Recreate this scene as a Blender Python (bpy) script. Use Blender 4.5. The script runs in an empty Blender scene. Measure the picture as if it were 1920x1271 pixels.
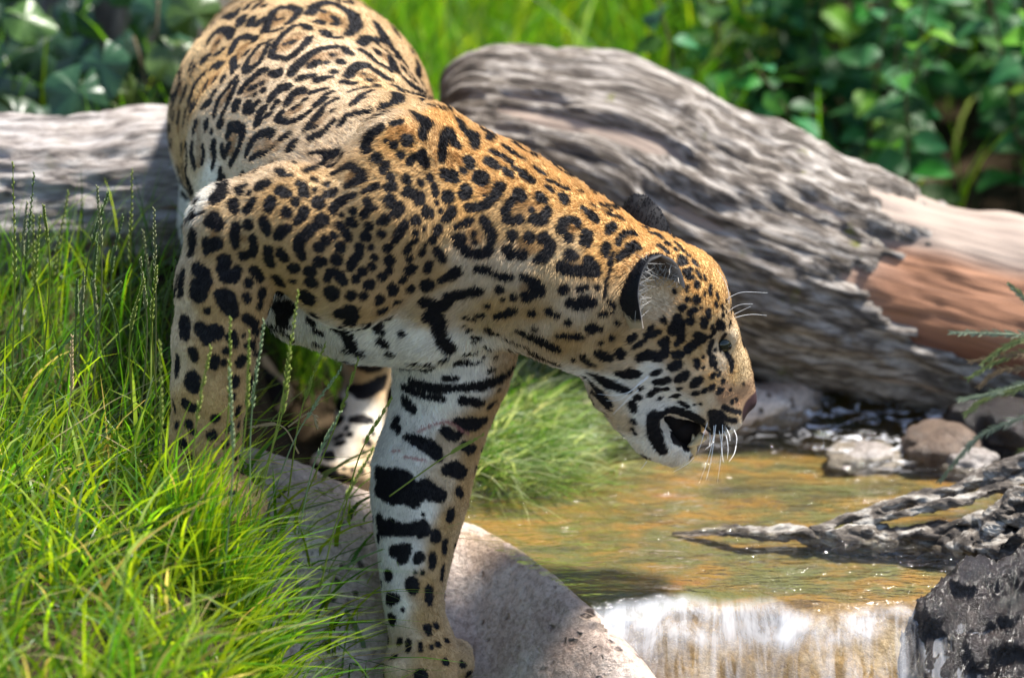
import bpy, bmesh, math, random
import numpy as np
from mathutils import Vector, Matrix, noise
from mathutils.bvhtree import BVHTree

R = math.radians
scene = bpy.context.scene
COL = scene.collection
random.seed(7)
rng = np.random.default_rng(7)

# ------------------------------------------------------------------ camera
PITCH = R(22.0)
DIST = 7.0
TARGET = np.array([0.0, 0.0, 0.325])
VIEW = np.array([0.0, math.cos(PITCH), -math.sin(PITCH)])
UPV = np.array([0.0, math.sin(PITCH), math.cos(PITCH)])
FPX = 9800.0                                    # focal length in pixels of the 1920 px wide photograph
CAM = TARGET - DIST * VIEW
cam_d = bpy.data.cameras.new("camera")
cam_d.sensor_width = 36.0
cam_d.lens = 36.0 * FPX / 1920.0
cam_d.clip_start = 0.1
cam_d.clip_end = 500.0
cam_d.dof.use_dof = True
cam_d.dof.focus_distance = 6.96
cam_d.dof.aperture_fstop = 2.3
cam = bpy.data.objects.new("camera", cam_d)
COL.objects.link(cam)
cam.location = CAM
cam.rotation_euler = (math.pi / 2 - PITCH, 0, 0)
scene.camera = cam

# ------------------------------------------------------------------ light
SUN_EL, SUN_AZ = 64.0, 58.0                     # azimuth measured from +Y (behind the scene) towards +X
sun_dir = np.array([math.sin(R(SUN_AZ)) * math.cos(R(SUN_EL)), math.cos(R(SUN_AZ)) * math.cos(R(SUN_EL)), math.sin(R(SUN_EL))])
world = bpy.data.worlds.new("World")
scene.world = world
world.use_nodes = True
nt = world.node_tree
bg = nt.nodes["Background"]
sky = nt.nodes.new("ShaderNodeTexSky")
sky.sky_type = 'NISHITA'
sky.sun_disc = False
sky.sun_elevation = R(SUN_EL)
sky.sun_rotation = R(SUN_AZ)
nt.links.new(sky.outputs[0], bg.inputs[0])
bg.inputs[1].default_value = 0.13
sun_l = bpy.data.lights.new("sun", 'SUN')
sun_l.energy = 5.0
sun_l.angle = R(8.0)   # thin bright cloud: the photograph has no hard shadow edge
sun_l.color = (1.0, 0.95, 0.87)
sun = bpy.data.objects.new("sun", sun_l)
COL.objects.link(sun)
sun.rotation_euler = Vector(sun_dir).to_track_quat('Z', 'Y').to_euler()
sun.location = (0, 3, 6)

scene.view_settings.view_transform = 'Standard'
scene.view_settings.look = 'None'
scene.view_settings.exposure = 1.12
scene.view_settings.gamma = 1.0
scene.render.engine = 'CYCLES'
scene.cycles.max_bounces = 8
scene.cycles.transparent_max_bounces = 16
scene.cycles.use_denoising = True

# ------------------------------------------------------------------ helpers
def ray(x, y):
    return VIEW + (x - 960.0) / FPX * np.array([1.0, 0, 0]) + (635.5 - y) / FPX * UPV

def W(x, y, Y):
    """photo pixel -> point on the vertical plane at depth Y (metres)"""
    d = ray(x, y)
    return CAM + d * ((Y - CAM[1]) / d[1])

def WZ(x, y, z):
    """photo pixel -> point on the horizontal plane at height z"""
    d = ray(x, y)
    return CAM + d * ((z - CAM[2]) / d[2])

def pxm(p):
    """pixels per metre at a world point"""
    return FPX / float(np.dot(np.asarray(p) - CAM, VIEW))

def link(o, parent=None):
    COL.objects.link(o)
    if parent is not None:
        o.parent = parent
    return o

def tag(o, label=None, cat=None, group=None, kind=None):
    if label: o["label"] = label
    if cat: o["category"] = cat
    if group: o["group"] = group
    if kind: o["kind"] = kind
    return o

def empty(name, loc=(0, 0, 0)):
    o = bpy.data.objects.new(name, None)
    o.empty_display_size = 0.05
    o.location = loc
    COL.objects.link(o)
    return o

def mesh_np(name, V, F, smooth=True):
    """V (n,3) array, F (m,k) index array, or list of such arrays with different k"""
    me = bpy.data.meshes.new(name)
    V = np.asarray(V, np.float32)
    Fs = F if isinstance(F, list) else [np.asarray(F, np.int32)]
    Fs = [np.asarray(f, np.int32) for f in Fs if len(f)]
    me.vertices.add(len(V))
    me.vertices.foreach_set("co", V.ravel())
    loops = np.concatenate([f.ravel() for f in Fs])
    tot = np.concatenate([np.full(len(f), f.shape[1], np.int32) for f in Fs])
    start = np.concatenate([[0], np.cumsum(tot)[:-1]]).astype(np.int32)
    me.loops.add(len(loops))
    me.loops.foreach_set("vertex_index", loops)
    me.polygons.add(len(tot))
    me.polygons.foreach_set("loop_start", start)
    me.update(calc_edges=True)
    me.validate(clean_customdata=False)
    if smooth:
        me.polygons.foreach_set("use_smooth", np.ones(len(me.polygons), bool))
    return me

def mobj(name, V, F, mat, parent=None, smooth=True):
    me = mesh_np(name, V, F, smooth)
    if mat is not None:
        me.materials.append(mat)
    return link(bpy.data.objects.new(name, me), parent)

def set_col(me, name, rgb):
    a = me.attributes.new(name, 'FLOAT_COLOR', 'POINT')
    c = np.ones((len(rgb), 4), np.float32)
    c[:, :3] = rgb
    a.data.foreach_set("color", c.ravel())

def vnoise(P, s, seed=0.0, oct=3):
    """fractal value noise on an (n,3) array, roughly -1..1"""
    out = np.zeros(len(P))
    amp, tot = 1.0, 0.0
    P = np.asarray(P, float) * s + seed * 17.31
    for o in range(oct):
        i = np.floor(P).astype(np.int64)
        f = P - i
        u = f * f * (3 - 2 * f)
        acc = 0
        for dx in (0, 1):
            for dy in (0, 1):
                for dz in (0, 1):
                    h = ((i[:, 0] + dx) * 374761393 + (i[:, 1] + dy) * 668265263 + (i[:, 2] + dz) * 2147483647 + o * 974711) & 0xffffffff
                    h = ((h ^ (h >> 13)) * 1274126177) & 0xffffffff
                    h = ((h ^ (h >> 16)) & 0xffff) / 32767.5 - 1.0
                    w = (u[:, 0] if dx else 1 - u[:, 0]) * (u[:, 1] if dy else 1 - u[:, 1]) * (u[:, 2] if dz else 1 - u[:, 2])
                    acc = acc + h * w
        out += acc * amp
        tot += amp
        amp *= 0.5
        P = P * 2.03 + 5.1
    return out / tot * 1.6

def smooth01(x, a, b):
    t = np.clip((x - a) / (b - a), 0, 1)
    return t * t * (3 - 2 * t)

def tube(points, radii, sides=8, cap=True):
    """tapered tube along a polyline -> V, F(list)"""
    P = np.asarray(points, float)
    n = len(P)
    T = np.gradient(P, axis=0)
    T /= np.linalg.norm(T, axis=1)[:, None] + 1e-12
    ref = np.array([0.0, 0.0, 1.0]) if abs(T[0][2]) < 0.9 else np.array([1.0, 0.0, 0.0])
    N = np.cross(T, ref); N /= np.linalg.norm(N, axis=1)[:, None] + 1e-12
    B = np.cross(T, N)
    a = np.arange(sides) * 2 * math.pi / sides
    r = np.asarray(radii, float)
    V = (P[:, None, :] + r[:, None, None] * (np.cos(a)[None, :, None] * N[:, None, :] + np.sin(a)[None, :, None] * B[:, None, :])).reshape(-1, 3)
    F = []
    for i in range(n - 1):
        for j in range(sides):
            k = (j + 1) % sides
            F.append((i * sides + j, i * sides + k, (i + 1) * sides + k, (i + 1) * sides + j))
    Fs = [np.array(F, np.int32)]
    if cap and sides > 2:
        if sides == 4:
            Fs.append(np.array([[3, 2, 1, 0], [(n - 1) * 4 + j for j in range(4)]], np.int32))
        else:
            Fs.append(np.array([list(range(sides))[::-1], [(n - 1) * sides + j for j in range(sides)]], np.int32))
    return V, Fs

def spline(pts, n):
    """Catmull-Rom resample of control points (any dimension)"""
    P = np.asarray(pts, float)
    if len(P) < 3:
        t = np.linspace(0, 1, n)[:, None]
        return P[0] * (1 - t) + P[-1] * t
    Q = np.vstack([2 * P[0] - P[1], P, 2 * P[-1] - P[-2]])
    ts = np.linspace(0, len(P) - 1, n)
    i = np.minimum(ts.astype(int), len(P) - 2)
    f = (ts - i)[:, None]
    p0, p1, p2, p3 = Q[i], Q[i + 1], Q[i + 2], Q[i + 3]
    return 0.5 * (2 * p1 + (p2 - p0) * f + (2 * p0 - 5 * p1 + 4 * p2 - p3) * f ** 2 + (3 * p1 - p0 - 3 * p2 + p3) * f ** 3)

# ------------------------------------------------------------------ material helpers
class NT:
    def __init__(self, name):
        self.m = bpy.data.materials.new(name)
        self.m.use_nodes = True
        self.t = self.m.node_tree
        self.b = self.t.nodes["Principled BSDF"]
        self.out = self.t.nodes["Material Output"]
    def n(self, kind, **kw):
        nd = self.t.nodes.new(kind)
        for k, v in kw.items():
            if k.startswith("i_"):
                nd.inputs[k[2:].replace("_", " ")].default_value = v
            else:
                setattr(nd, k, v)
        return nd
    def l(self, a, b):
        self.t.links.new(a, b)
    def coord(self, kind="Object", scale=(1, 1, 1)):
        tc = self.n("ShaderNodeTexCoord")
        mp = self.n("ShaderNodeMapping")
        mp.inputs["Scale"].default_value = scale
        self.l(tc.outputs[kind], mp.inputs[0])
        return mp.outputs[0]
    def noise(self, vec, scale, detail=4.0, rough=0.55, dist=0.0):
        nd = self.n("ShaderNodeTexNoise", i_Scale=scale, i_Detail=detail, i_Roughness=rough, i_Distortion=dist)
        self.l(vec, nd.inputs["Vector"])
        return nd.outputs["Fac"]
    def ramp(self, fac, stops):
        nd = self.n("ShaderNodeValToRGB")
        el = nd.color_ramp.elements
        while len(el) < len(stops):
            el.new(0.5)
        for e, (p, c) in zip(el, stops):
            e.position = p
            e.color = (*c, 1.0) if len(c) == 3 else c
        self.l(fac, nd.inputs[0])
        return nd.outputs[0]
    def mix(self, fac, a, b, mode='MIX'):
        nd = self.n("ShaderNodeMix", data_type='RGBA', blend_type=mode)
        for sock, v in ((nd.inputs[0], fac), (nd.inputs[6], a), (nd.inputs[7], b)):
            if hasattr(v, "is_linked") or hasattr(v, "links"):
                self.l(v, sock)
            elif isinstance(v, (int, float)):
                sock.default_value = v
            else:
                sock.default_value = (*v, 1.0)
        return nd.outputs[2]
    def bump(self, h, strength=0.5, dist=0.01):
        nd = self.n("ShaderNodeBump", i_Strength=strength, i_Distance=dist)
        self.l(h, nd.inputs["Height"])
        self.l(nd.outputs[0], self.b.inputs["Normal"])
        return nd
    def color(self, c):
        if isinstance(c, tuple):
            self.b.inputs["Base Color"].default_value = (*c, 1.0)
        else:
            self.l(c, self.b.inputs["Base Color"])
        return self
    def rough(self, v):
        if isinstance(v, float): self.b.inputs["Roughness"].default_value = v
        else: self.l(v, self.b.inputs["Roughness"])
        return self
    def spec(self, v):
        self.b.inputs["Specular IOR Level"].default_value = v
        return self

# ================================================================== GROUND, WATER, STONES, LOGS
def ground_h(X, Y):
    X = np.asarray(X, float); Y = np.asarray(Y, float)
    left = 0.125 + 0.08 * smooth01(Y, 0.0, 0.55) + 0.10 * smooth01(Y, 0.8, 2.6) - 0.10 * smooth01(-Y, 0.35, 1.2)
    bank = -0.10 + 0.10 * smooth01(Y, 0.72, 0.95) + 0.16 * smooth01(Y, 0.95, 2.6)
    down = -0.10 - 0.30 * smooth01(-Y, 0.12, 0.32)
    xl = np.interp(Y, [-0.3, -0.06, 0.125, 0.25, 0.4, 0.55, 0.7], [0.12, 0.06, -0.064, -0.05, 0.07, 0.15, 0.22])
    right = np.where(Y > -0.12, bank, down)
    mid = -0.045 + 0.06 * smooth01(Y, 0.55, 1.1)               # hollow the hind feet stand in
    z = left + (mid - left) * smooth01(X, -0.45, -0.30)
    z = z + (right - z) * smooth01(X - xl, -0.10, 0.06)
    z = z - 0.40 * smooth01(X, -0.36, -0.24) * smooth01(0.10 - Y, 0.0, 0.22) * (1 - smooth01(X, 0.1, 0.3))
    z = np.where((X > 0.78) & (Y > -0.2), z + 0.14 * smooth01(X, 0.78, 1.1), z)
    far = smooth01(np.hypot(X, Y - 0.3), 3.0, 9.0)
    return z * (1 - far) + 0.20 * far

def grid_obj(name, x0, x1, nx, y0, y1, ny, zf, mat, warp=None):
    xs, ys = np.linspace(x0, x1, nx), np.linspace(y0, y1, ny)
    if warp is not None:
        xs, ys = warp(xs), warp(ys)
    X, Y = np.meshgrid(xs, ys)
    X, Y = X.ravel(), Y.ravel()
    V = np.stack([X, Y, zf(X, Y)], 1)
    i = (np.arange(ny - 1)[:, None] * nx + np.arange(nx - 1)[None]).ravel()
    F = np.stack([i, i + 1, i + nx + 1, i + nx], 1)
    return mobj(name, V, F, mat)

k = NT("soil")
v = k.coord(scale=(1, 1, 1))
k.color(k.ramp(k.noise(v, 22.0, 6), [(0.25, (0.018, 0.013, 0.008)), (0.55, (0.055, 0.038, 0.022)), (0.8, (0.10, 0.075, 0.045))])).rough(0.95).spec(0.1)
k.bump(k.noise(v, 70.0, 5), 0.8, 0.01)
M_SOIL = k.m
warp = lambda t: np.sign(t) * (np.abs(t) * 1.6 + 58.0 * np.clip((np.abs(t) - 0.35) / 0.65, 0, 1) ** 3)
ground = grid_obj("ground", -1, 1, 341, -1, 1, 341, lambda X, Y: ground_h(X, Y + 0.2) + 0.012 * vnoise(np.stack([X, Y, X * 0], 1), 14.0, 2.0), M_SOIL, warp)
ground.location.y = 0.2
tag(ground, kind="structure")

# ---- stream bed: amber algae on gravel
k = NT("stream_bed")
v = k.coord(scale=(1, 1, 1))
vs = k.coord(scale=(1, 2.0, 1))
n1 = k.noise(vs, 6.0, 8, 0.68, 0.9)
c1 = k.ramp(n1, [(0.32, (0.022, 0.024, 0.008)), (0.44, (0.10, 0.075, 0.012)), (0.56, (0.19, 0.105, 0.008)), (0.70, (0.21, 0.085, 0.014)), (0.82, (0.38, 0.28, 0.10))])
c2 = k.mix(k.ramp(k.noise(vs, 16.0, 4), [(0.45, (0, 0, 0)), (0.62, (0.85, 0.85, 0.85))]), c1, (0.075, 0.085, 0.018))
k.color(c2).rough(0.85)
k.bump(k.noise(v, 45.0, 4), 0.8, 0.01)
M_BED = k.m
def bed_h(X, Y):
    P = np.stack([X, Y, X * 0], 1)
    z = -0.026 + 0.012 * vnoise(P, 7.0, 4.0) - 0.02 * smooth01(Y, 0.3, 0.6)
    return z
bed = grid_obj("stream_bed", -0.09, 1.6, 130, -0.125, 0.98, 90, bed_h, M_BED)
tag(bed, kind="structure")

# ---- stone material
def stone_mat(name, a, b, c, rough=0.85, pits=True, wet=None, scale=1.0):
    k = NT(name)
    v = k.coord(scale=(scale, scale, scale))
    col = k.ramp(k.noise(v, 9.0, 6, 0.62), [(0.3, a), (0.52, b), (0.75, c)])
    if pits:
        vo = k.n("ShaderNodeTexVoronoi", i_Scale=42.0)
        wv = k.n("ShaderNodeMix", data_type='VECTOR')
        nz_ = k.n("ShaderNodeTexNoise", i_Scale=30.0)
        k.l(v, nz_.inputs["Vector"])
        wv.inputs[0].default_value = 0.04
        k.l(v, wv.inputs[4]); k.l(nz_.outputs["Color"], wv.inputs[5])
        k.l(wv.outputs[1], vo.inputs["Vector"])
        m = k.ramp(vo.outputs["Distance"], [(0.14, (1, 1, 1)), (0.32, (0, 0, 0))])
        sel = k.ramp(k.noise(v, 21.0, 3), [(0.47, (0, 0, 0)), (0.58, (1, 1, 1))])
        mm = k.mix(1.0, m, sel, 'MULTIPLY')
        col = k.mix(mm, col, tuple(0.22 * t for t in a))
    gr = k.ramp(k.noise(v, 120.0, 4, 0.7), [(0.35, (0.62, 0.60, 0.58)), (0.55, (1, 1, 1)), (0.75, (1.18, 1.18, 1.18))])
    col = k.mix(1.0, col, gr, 'MULTIPLY')
    k.color(col).rough(rough)
    hn = k.noise(v, 60.0, 8, 0.7)
    if pits:
        inv = k.n("ShaderNodeMath", operation='SUBTRACT'); k.l(hn, inv.inputs[0])
        bw = k.n("ShaderNodeRGBToBW"); k.l(mm, bw.inputs[0]); k.l(bw.outputs[0], inv.inputs[1])
        hn = inv.outputs[0]
    k.bump(hn, 0.9, 0.010)
    return k
k = stone_mat("pink_sandstone", (0.38, 0.26, 0.20), (0.58, 0.455, 0.375), (0.72, 0.64, 0.56), 0.75)
M_PINK = k.m
k = stone_mat("pale_ledge_stone", (0.05, 0.028, 0.008), (0.30, 0.19, 0.07), (0.62, 0.54, 0.42), 0.12, pits=False)
M_LEDGE = k.m
k = stone_mat("dark_wet_stone", (0.008, 0.006, 0.005), (0.022, 0.016, 0.013), (0.075, 0.058, 0.05), 0.16, pits=False)
M_DARKST = k.m
k = stone_mat("grey_stone", (0.20, 0.17, 0.15), (0.34, 0.30, 0.27), (0.50, 0.46, 0.43), 0.6, pits=False)
M_GREYST = k.m
k = stone_mat('brown_stone', (0.10, 0.065, 0.045), (0.20, 0.14, 0.10), (0.36, 0.28, 0.22), 0.4, pits=False, scale=2.5)
M_BROWNST = k.m

def crest_rock(name, xs, Yc, Zc, slope_f, slope_b, x0, x1, dy0, dy1, mat, amp, seed, nx=150, ny=130, nscale=9.0, drop=0.5, rnd=0.03):
    """rock whose crest runs along X; real closed block with a sunk underside"""
    X1 = np.linspace(x0, x1, nx)
    yc, zc = np.interp(X1, xs, Yc), np.interp(X1, xs, Zc)
    ker = np.hanning(25); ker /= ker.sum()
    yc = np.convolve(np.pad(yc, 12, 'edge'), ker, 'valid'); zc = np.convolve(np.pad(zc, 12, 'edge'), ker, 'valid')
    D = np.linspace(dy0, dy1, ny)
    Xg, Dg = np.meshgrid(X1, D)
    Yg = yc[None] + Dg
    f = np.sqrt(Dg ** 2 + rnd ** 2) - rnd
    Zg = zc[None] - np.where(Dg < 0, slope_f, slope_b) * f
    P = np.stack([Xg.ravel(), Yg.ravel(), Zg.ravel()], 1)
    n = vnoise(P, nscale, seed, 5)
    n2 = np.abs(vnoise(P, nscale * 5, seed + 2, 3))
    P[:, 2] += amp * n - amp * 0.25 * n2 + amp * 0.16 * vnoise(P, nscale * 14, seed + 7, 3)
    P[:, 1] += amp * 0.6 * vnoise(P, nscale, seed + 5, 3)
    i = (np.arange(ny - 1)[:, None] * nx + np.arange(nx - 1)[None]).ravel()
    F = [np.stack([i, i + 1, i + nx + 1, i + nx], 1)]
    # skirt and underside
    ring = np.concatenate([np.arange(nx), nx * np.arange(1, ny) + nx - 1, (ny - 1) * nx + np.arange(nx - 2, -1, -1), nx * np.arange(ny - 2, 0, -1)])
    low = P[ring].copy(); low[:, 2] -= drop * 0.3 + 0.02
    b = len(P) + np.arange(len(ring)); b2 = np.roll(b, -1); r2 = np.roll(ring, -1)
    P = np.vstack([P, low, low.mean(0)[None]])
    F.append(np.stack([ring, b, b2, r2], 1))
    F.append(np.stack([b, np.full(len(b), len(P) - 1), b2], 1))
    return mobj(name, P, F, mat)

boulder = crest_rock("boulder", [-0.6, -0.34, -0.19, -0.06, 0.064, 0.13, 0.2, 0.3], [0.12, 0.11, 0.12, 0.115, -0.055, -0.165, -0.25, -0.38], [0.15, 0.115, 0.042, -0.002, -0.002, -0.016, -0.062, -0.16],
                     1.10, 1.5, -0.52, 0.27, -0.50, 0.16, M_PINK, 0.009, 1.0, 260, 220, 7.0, 0.5, 0.06)
tag(boulder, "pale pinkish pitted boulder sloping into the stream under the jaguar's front paw", "boulder")

def lip_y(X):
    return -0.128 + 0.022 * np.sin(X * 9.0 + 0.6) + 0.010 * np.sin(X * 27.0) - 0.05 * smooth01(-X, -0.20, -0.08)

def ledge_z(X, Y, off):
    d = np.clip(lip_y(X) + 0.02 - Y, 0, None)
    z = off - 0.85 * (np.sqrt(d ** 2 + 0.03 ** 2) - 0.03)
    return z
def ledge_h(X, Y):
    P = np.stack([X, Y, X * 0], 1)
    back = np.clip(Y + 0.115 + 0.018 * vnoise(P, 8.0, 5.0, 3), 0, None)
    xb = np.interp(Y, [-0.36, -0.25, -0.165, -0.055, 0.02], [0.30, 0.215, 0.145, 0.09, 0.05])
    gully = smooth01(xb + 0.07 - X, 0.0, 0.07)
    return ledge_z(X, Y, -0.010) + 0.016 * vnoise(P, 8.0, 8.0, 4) * smooth01(-Y, 0.09, 0.2) - 0.06 * smooth01(X, 0.44, 0.62) * smooth01(-Y, 0.1, 0.25) - 1.3 * back - 0.05 * gully - 0.12 * smooth01(xb - X, -0.01, 0.08)
def block(name, x0, x1, nx, y0, y1, ny, zf, mat, zlow):
    """solid stone: heightfield top, sides and underside"""
    X, Y = np.meshgrid(np.linspace(x0, x1, nx), np.linspace(y0, y1, ny))
    X, Y = X.ravel(), Y.ravel()
    P = np.stack([X, Y, zf(X, Y)], 1)
    i = (np.arange(ny - 1)[:, None] * nx + np.arange(nx - 1)[None]).ravel()
    F = [np.stack([i, i + 1, i + nx + 1, i + nx], 1)]
    ring = np.concatenate([np.arange(nx), nx * np.arange(1, ny) + nx - 1, (ny - 1) * nx + np.arange(nx - 2, -1, -1), nx * np.arange(ny - 2, 0, -1)])
    low = P[ring].copy(); low[:, 2] = zlow
    b = len(P) + np.arange(len(ring)); b2 = np.roll(b, -1); r2 = np.roll(ring, -1)
    P = np.vstack([P, low, low.mean(0)[None]])
    F.append(np.stack([ring, b, b2, r2], 1)); F.append(np.stack([b, np.full(len(b), len(P) - 1), b2], 1))
    return mobj(name, P, F, mat)
ledge = block("ledge_stone", -0.02, 0.72, 140, -0.36, 0.02, 80, ledge_h, M_LEDGE, -0.55)
tag(ledge, "smooth pale yellowish stone ledge the stream spills over", "stone")

wet = crest_rock("wet_rock", [0.44, 0.50, 0.56, 0.66, 0.8, 1.0], [-0.20, -0.17, -0.12, -0.09, -0.05, -0.02], [-0.40, -0.08, 0.015, 0.045, 0.07, 0.10], 1.0, 0.9, 0.45, 1.05, -0.40, 0.12, M_DARKST, 0.022, 4.0, 220, 190, 26.0)
tag(wet, "rough dark wet rock beside the little waterfall", "rock")

# ---- water: one sheet, level in the pool, bending over the ledge
k = NT("stream_water")
k.t.nodes.remove(k.b)
vs = k.coord(scale=(0.75, 2.4, 1.0))
n1 = k.noise(vs, 11.0, 3, 0.5, 0.5)
n2 = k.noise(vs, 42.0, 3, 0.5, 0.4)
ad = k.n("ShaderNodeMath", operation='MULTIPLY_ADD'); ad.inputs[1].default_value = 0.30
k.l(n2, ad.inputs[0]); k.l(n1, ad.inputs[2])
fa = k.n("ShaderNodeAttribute", attribute_name="fall")
sep = k.n("ShaderNodeSeparateColor"); k.l(fa.outputs["Color"], sep.inputs[0])
st0 = k.noise(k.coord(scale=(38, 4, 4)), 1.0, 3, 0.5, 0.5)
stm = k.n("ShaderNodeMath", operation='MULTIPLY'); stm.inputs[1].default_value = 0.2; k.l(st0, stm.inputs[0]); st = stm.outputs[0]
hm = k.n("ShaderNodeMix", data_type='FLOAT'); k.l(sep.outputs[1], hm.inputs[0]); k.l(ad.outputs[0], hm.inputs[2]); k.l(st, hm.inputs[3])
bp = k.n("ShaderNodeBump", i_Strength=1.0, i_Distance=0.02); k.l(hm.outputs[0], bp.inputs["Height"])
lw = k.n("ShaderNodeLayerWeight"); lw.inputs["Blend"].default_value = 0.5; k.l(bp.outputs[0], lw.inputs["Normal"])
pw = k.n("ShaderNodeMath", operation='POWER'); pw.inputs[1].default_value = 4.5; k.l(lw.outputs["Facing"], pw.inputs[0])
fr = k.n("ShaderNodeMath", operation='MULTIPLY_ADD'); fr.inputs[1].default_value = 0.96; fr.inputs[2].default_value = 0.025; fr.use_clamp = True; k.l(pw.outputs[0], fr.inputs[0])
tr = k.n("ShaderNodeBsdfTransparent"); tr.inputs[0].default_value = (0.95, 0.93, 0.86, 1)
gl = k.n("ShaderNodeBsdfGlossy"); gl.inputs["Roughness"].default_value = 0.06; k.l(bp.outputs[0], gl.inputs["Normal"])
mx = k.n("ShaderNodeMixShader")
k.l(fr.outputs[0], mx.inputs[0]); k.l(tr.outputs[0], mx.inputs[1]); k.l(gl.outputs[0], mx.inputs[2])
fs = k.coord(scale=(46, 6, 6))
fm = k.ramp(k.noise(fs, 1.0, 5, 0.65, 0.6), [(0.42, (0.0, 0.0, 0.0)), (0.75, (0.34, 0.34, 0.34))])
fl_ = k.ramp(k.noise(k.coord(scale=(14, 9, 5)), 1.0, 5, 0.6, 1.2), [(0.38, (0.05, 0.05, 0.05)), (0.72, (0.70, 0.70, 0.70))])  # pale foam band at the lip also paints in the sky's reflection
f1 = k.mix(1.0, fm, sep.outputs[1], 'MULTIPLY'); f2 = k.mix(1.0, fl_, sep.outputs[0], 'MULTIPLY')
fr_ = k.ramp(k.noise(k.coord(scale=(38, 60, 5)), 1.0, 4, 0.6, 0.8), [(0.53, (0, 0, 0)), (0.62, (0.9, 0.9, 0.9))])  # foam flecks in the rapids, also painted in as sun sparkle
f3 = k.mix(1.0, fr_, sep.outputs[2], 'MULTIPLY')
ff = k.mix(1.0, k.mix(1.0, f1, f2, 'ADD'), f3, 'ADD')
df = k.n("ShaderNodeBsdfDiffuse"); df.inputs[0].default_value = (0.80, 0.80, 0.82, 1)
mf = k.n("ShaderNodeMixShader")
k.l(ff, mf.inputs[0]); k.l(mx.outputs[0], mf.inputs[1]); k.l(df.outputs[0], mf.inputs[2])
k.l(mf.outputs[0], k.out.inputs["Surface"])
M_WATER = k.m
def water_h(X, Y):
    P = np.stack([X * 0.7, Y * 1.6, X * 0], 1)
    z = ledge_z(X, Y, 0.0) + 0.0016 * vnoise(P, 9.0, 2.0, 2)
    fall = smooth01(lip_y(X) - Y, 0.0, 0.08)
    Q = np.stack([X * 60, Y * 6, X * 0], 1)
    S_ = np.stack([X * 24, Y * 34, X * 0], 1)
    rap = smooth01(Y, 0.34, 0.52)
    return z + fall * 0.0025 * vnoise(Q, 1.0, 6.0, 2) + (0.0011 + 0.0065 * rap) * vnoise(S_, 1.0, 3.0, 3)
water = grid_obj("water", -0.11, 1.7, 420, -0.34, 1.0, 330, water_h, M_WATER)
def trim(o):
    """the boulder's side holds the pool: nothing of it left of that crest"""
    me = o.data
    co = np.array([p.center for p in me.polygons])
    keep = co[:, 0] > np.interp(co[:, 1], [-0.40, -0.30, -0.17, -0.055, 0.115, 0.2], [0.22, 0.19, 0.125, 0.05, -0.09, -0.13])
    V_ = np.array([v.co for v in me.vertices]); F_ = np.array([p.vertices for p in me.polygons])[keep]
    u_ = np.unique(F_); r_ = np.full(len(V_), -1); r_[u_] = np.arange(len(u_))
    m_ = me.materials[0]
    o.data = mesh_np(o.name, V_[u_], r_[F_]); o.data.materials.append(m_)
trim(water); trim(bed)
_w = np.array([v.co for v in water.data.vertices])
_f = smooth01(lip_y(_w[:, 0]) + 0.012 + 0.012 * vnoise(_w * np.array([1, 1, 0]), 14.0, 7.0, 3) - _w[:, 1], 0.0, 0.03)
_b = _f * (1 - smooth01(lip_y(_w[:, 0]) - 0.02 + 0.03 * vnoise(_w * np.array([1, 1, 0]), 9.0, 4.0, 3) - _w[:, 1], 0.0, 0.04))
_r = smooth01(_w[:, 1] + 0.08 * vnoise(_w * np.array([1, 1, 0]), 6.0, 9.0, 3), 0.36, 0.5)
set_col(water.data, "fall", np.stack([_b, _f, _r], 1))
tag(water, kind="structure")

# ---- loose stones in the pool
def stone(name, x, y, z, rx, ry, rz, mat, seed, label, group=None):
    c = WZ(x, y, z)
    bm = bmesh.new()
    bmesh.ops.create_icosphere(bm, subdivisions=4, radius=1.0)
    V = np.array([v.co for v in bm.verts])
    n = vnoise(V, 1.3, seed, 3)
    n2 = vnoise(V, 5.0, seed + 3, 3)
    V = V * (1 + 0.34 * n + 0.09 * n2)[:, None] * np.array([rx, ry, rz])
    F = np.array([[v.index for v in f.verts] for f in bm.faces])
    bm.free()
    o = mobj(name, V, F, mat)
    o.location = c
    return tag(o, label, "stone", group)
stone("stone", 1760, 838, 0.0, 0.062, 0.05, 0.030, M_BROWNST, 1.0, "rounded brown stone standing out of the pool beside a flat grey one")
stone("stone", 1822, 868, -0.008, 0.052, 0.04, 0.022, M_GREYST, 2.0, "flat wet grey stone in the pool touching the rounded brown one")
stone("stone", 1900, 815, 0.01, 0.085, 0.07, 0.05, M_DARKST, 3.0, "dark stone in the pool under the low end of the log")
stone("stone", 1450, 758, -0.005, 0.07, 0.05, 0.034, M_PINK, 4.0, "pale grey stone at the pool's far edge in front of the jaguar's nose")
stone("stone", 1260, 765, 0.01, 0.16, 0.08, 0.05, M_PINK, 5.0, "long pale stone on the far bank behind the jaguar's muzzle")
stone("stone", 1630, 858, -0.016, 0.06, 0.045, 0.020, M_GREYST, 6.0, "low stone barely breaking the water left of the rounded brown one")

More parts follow.
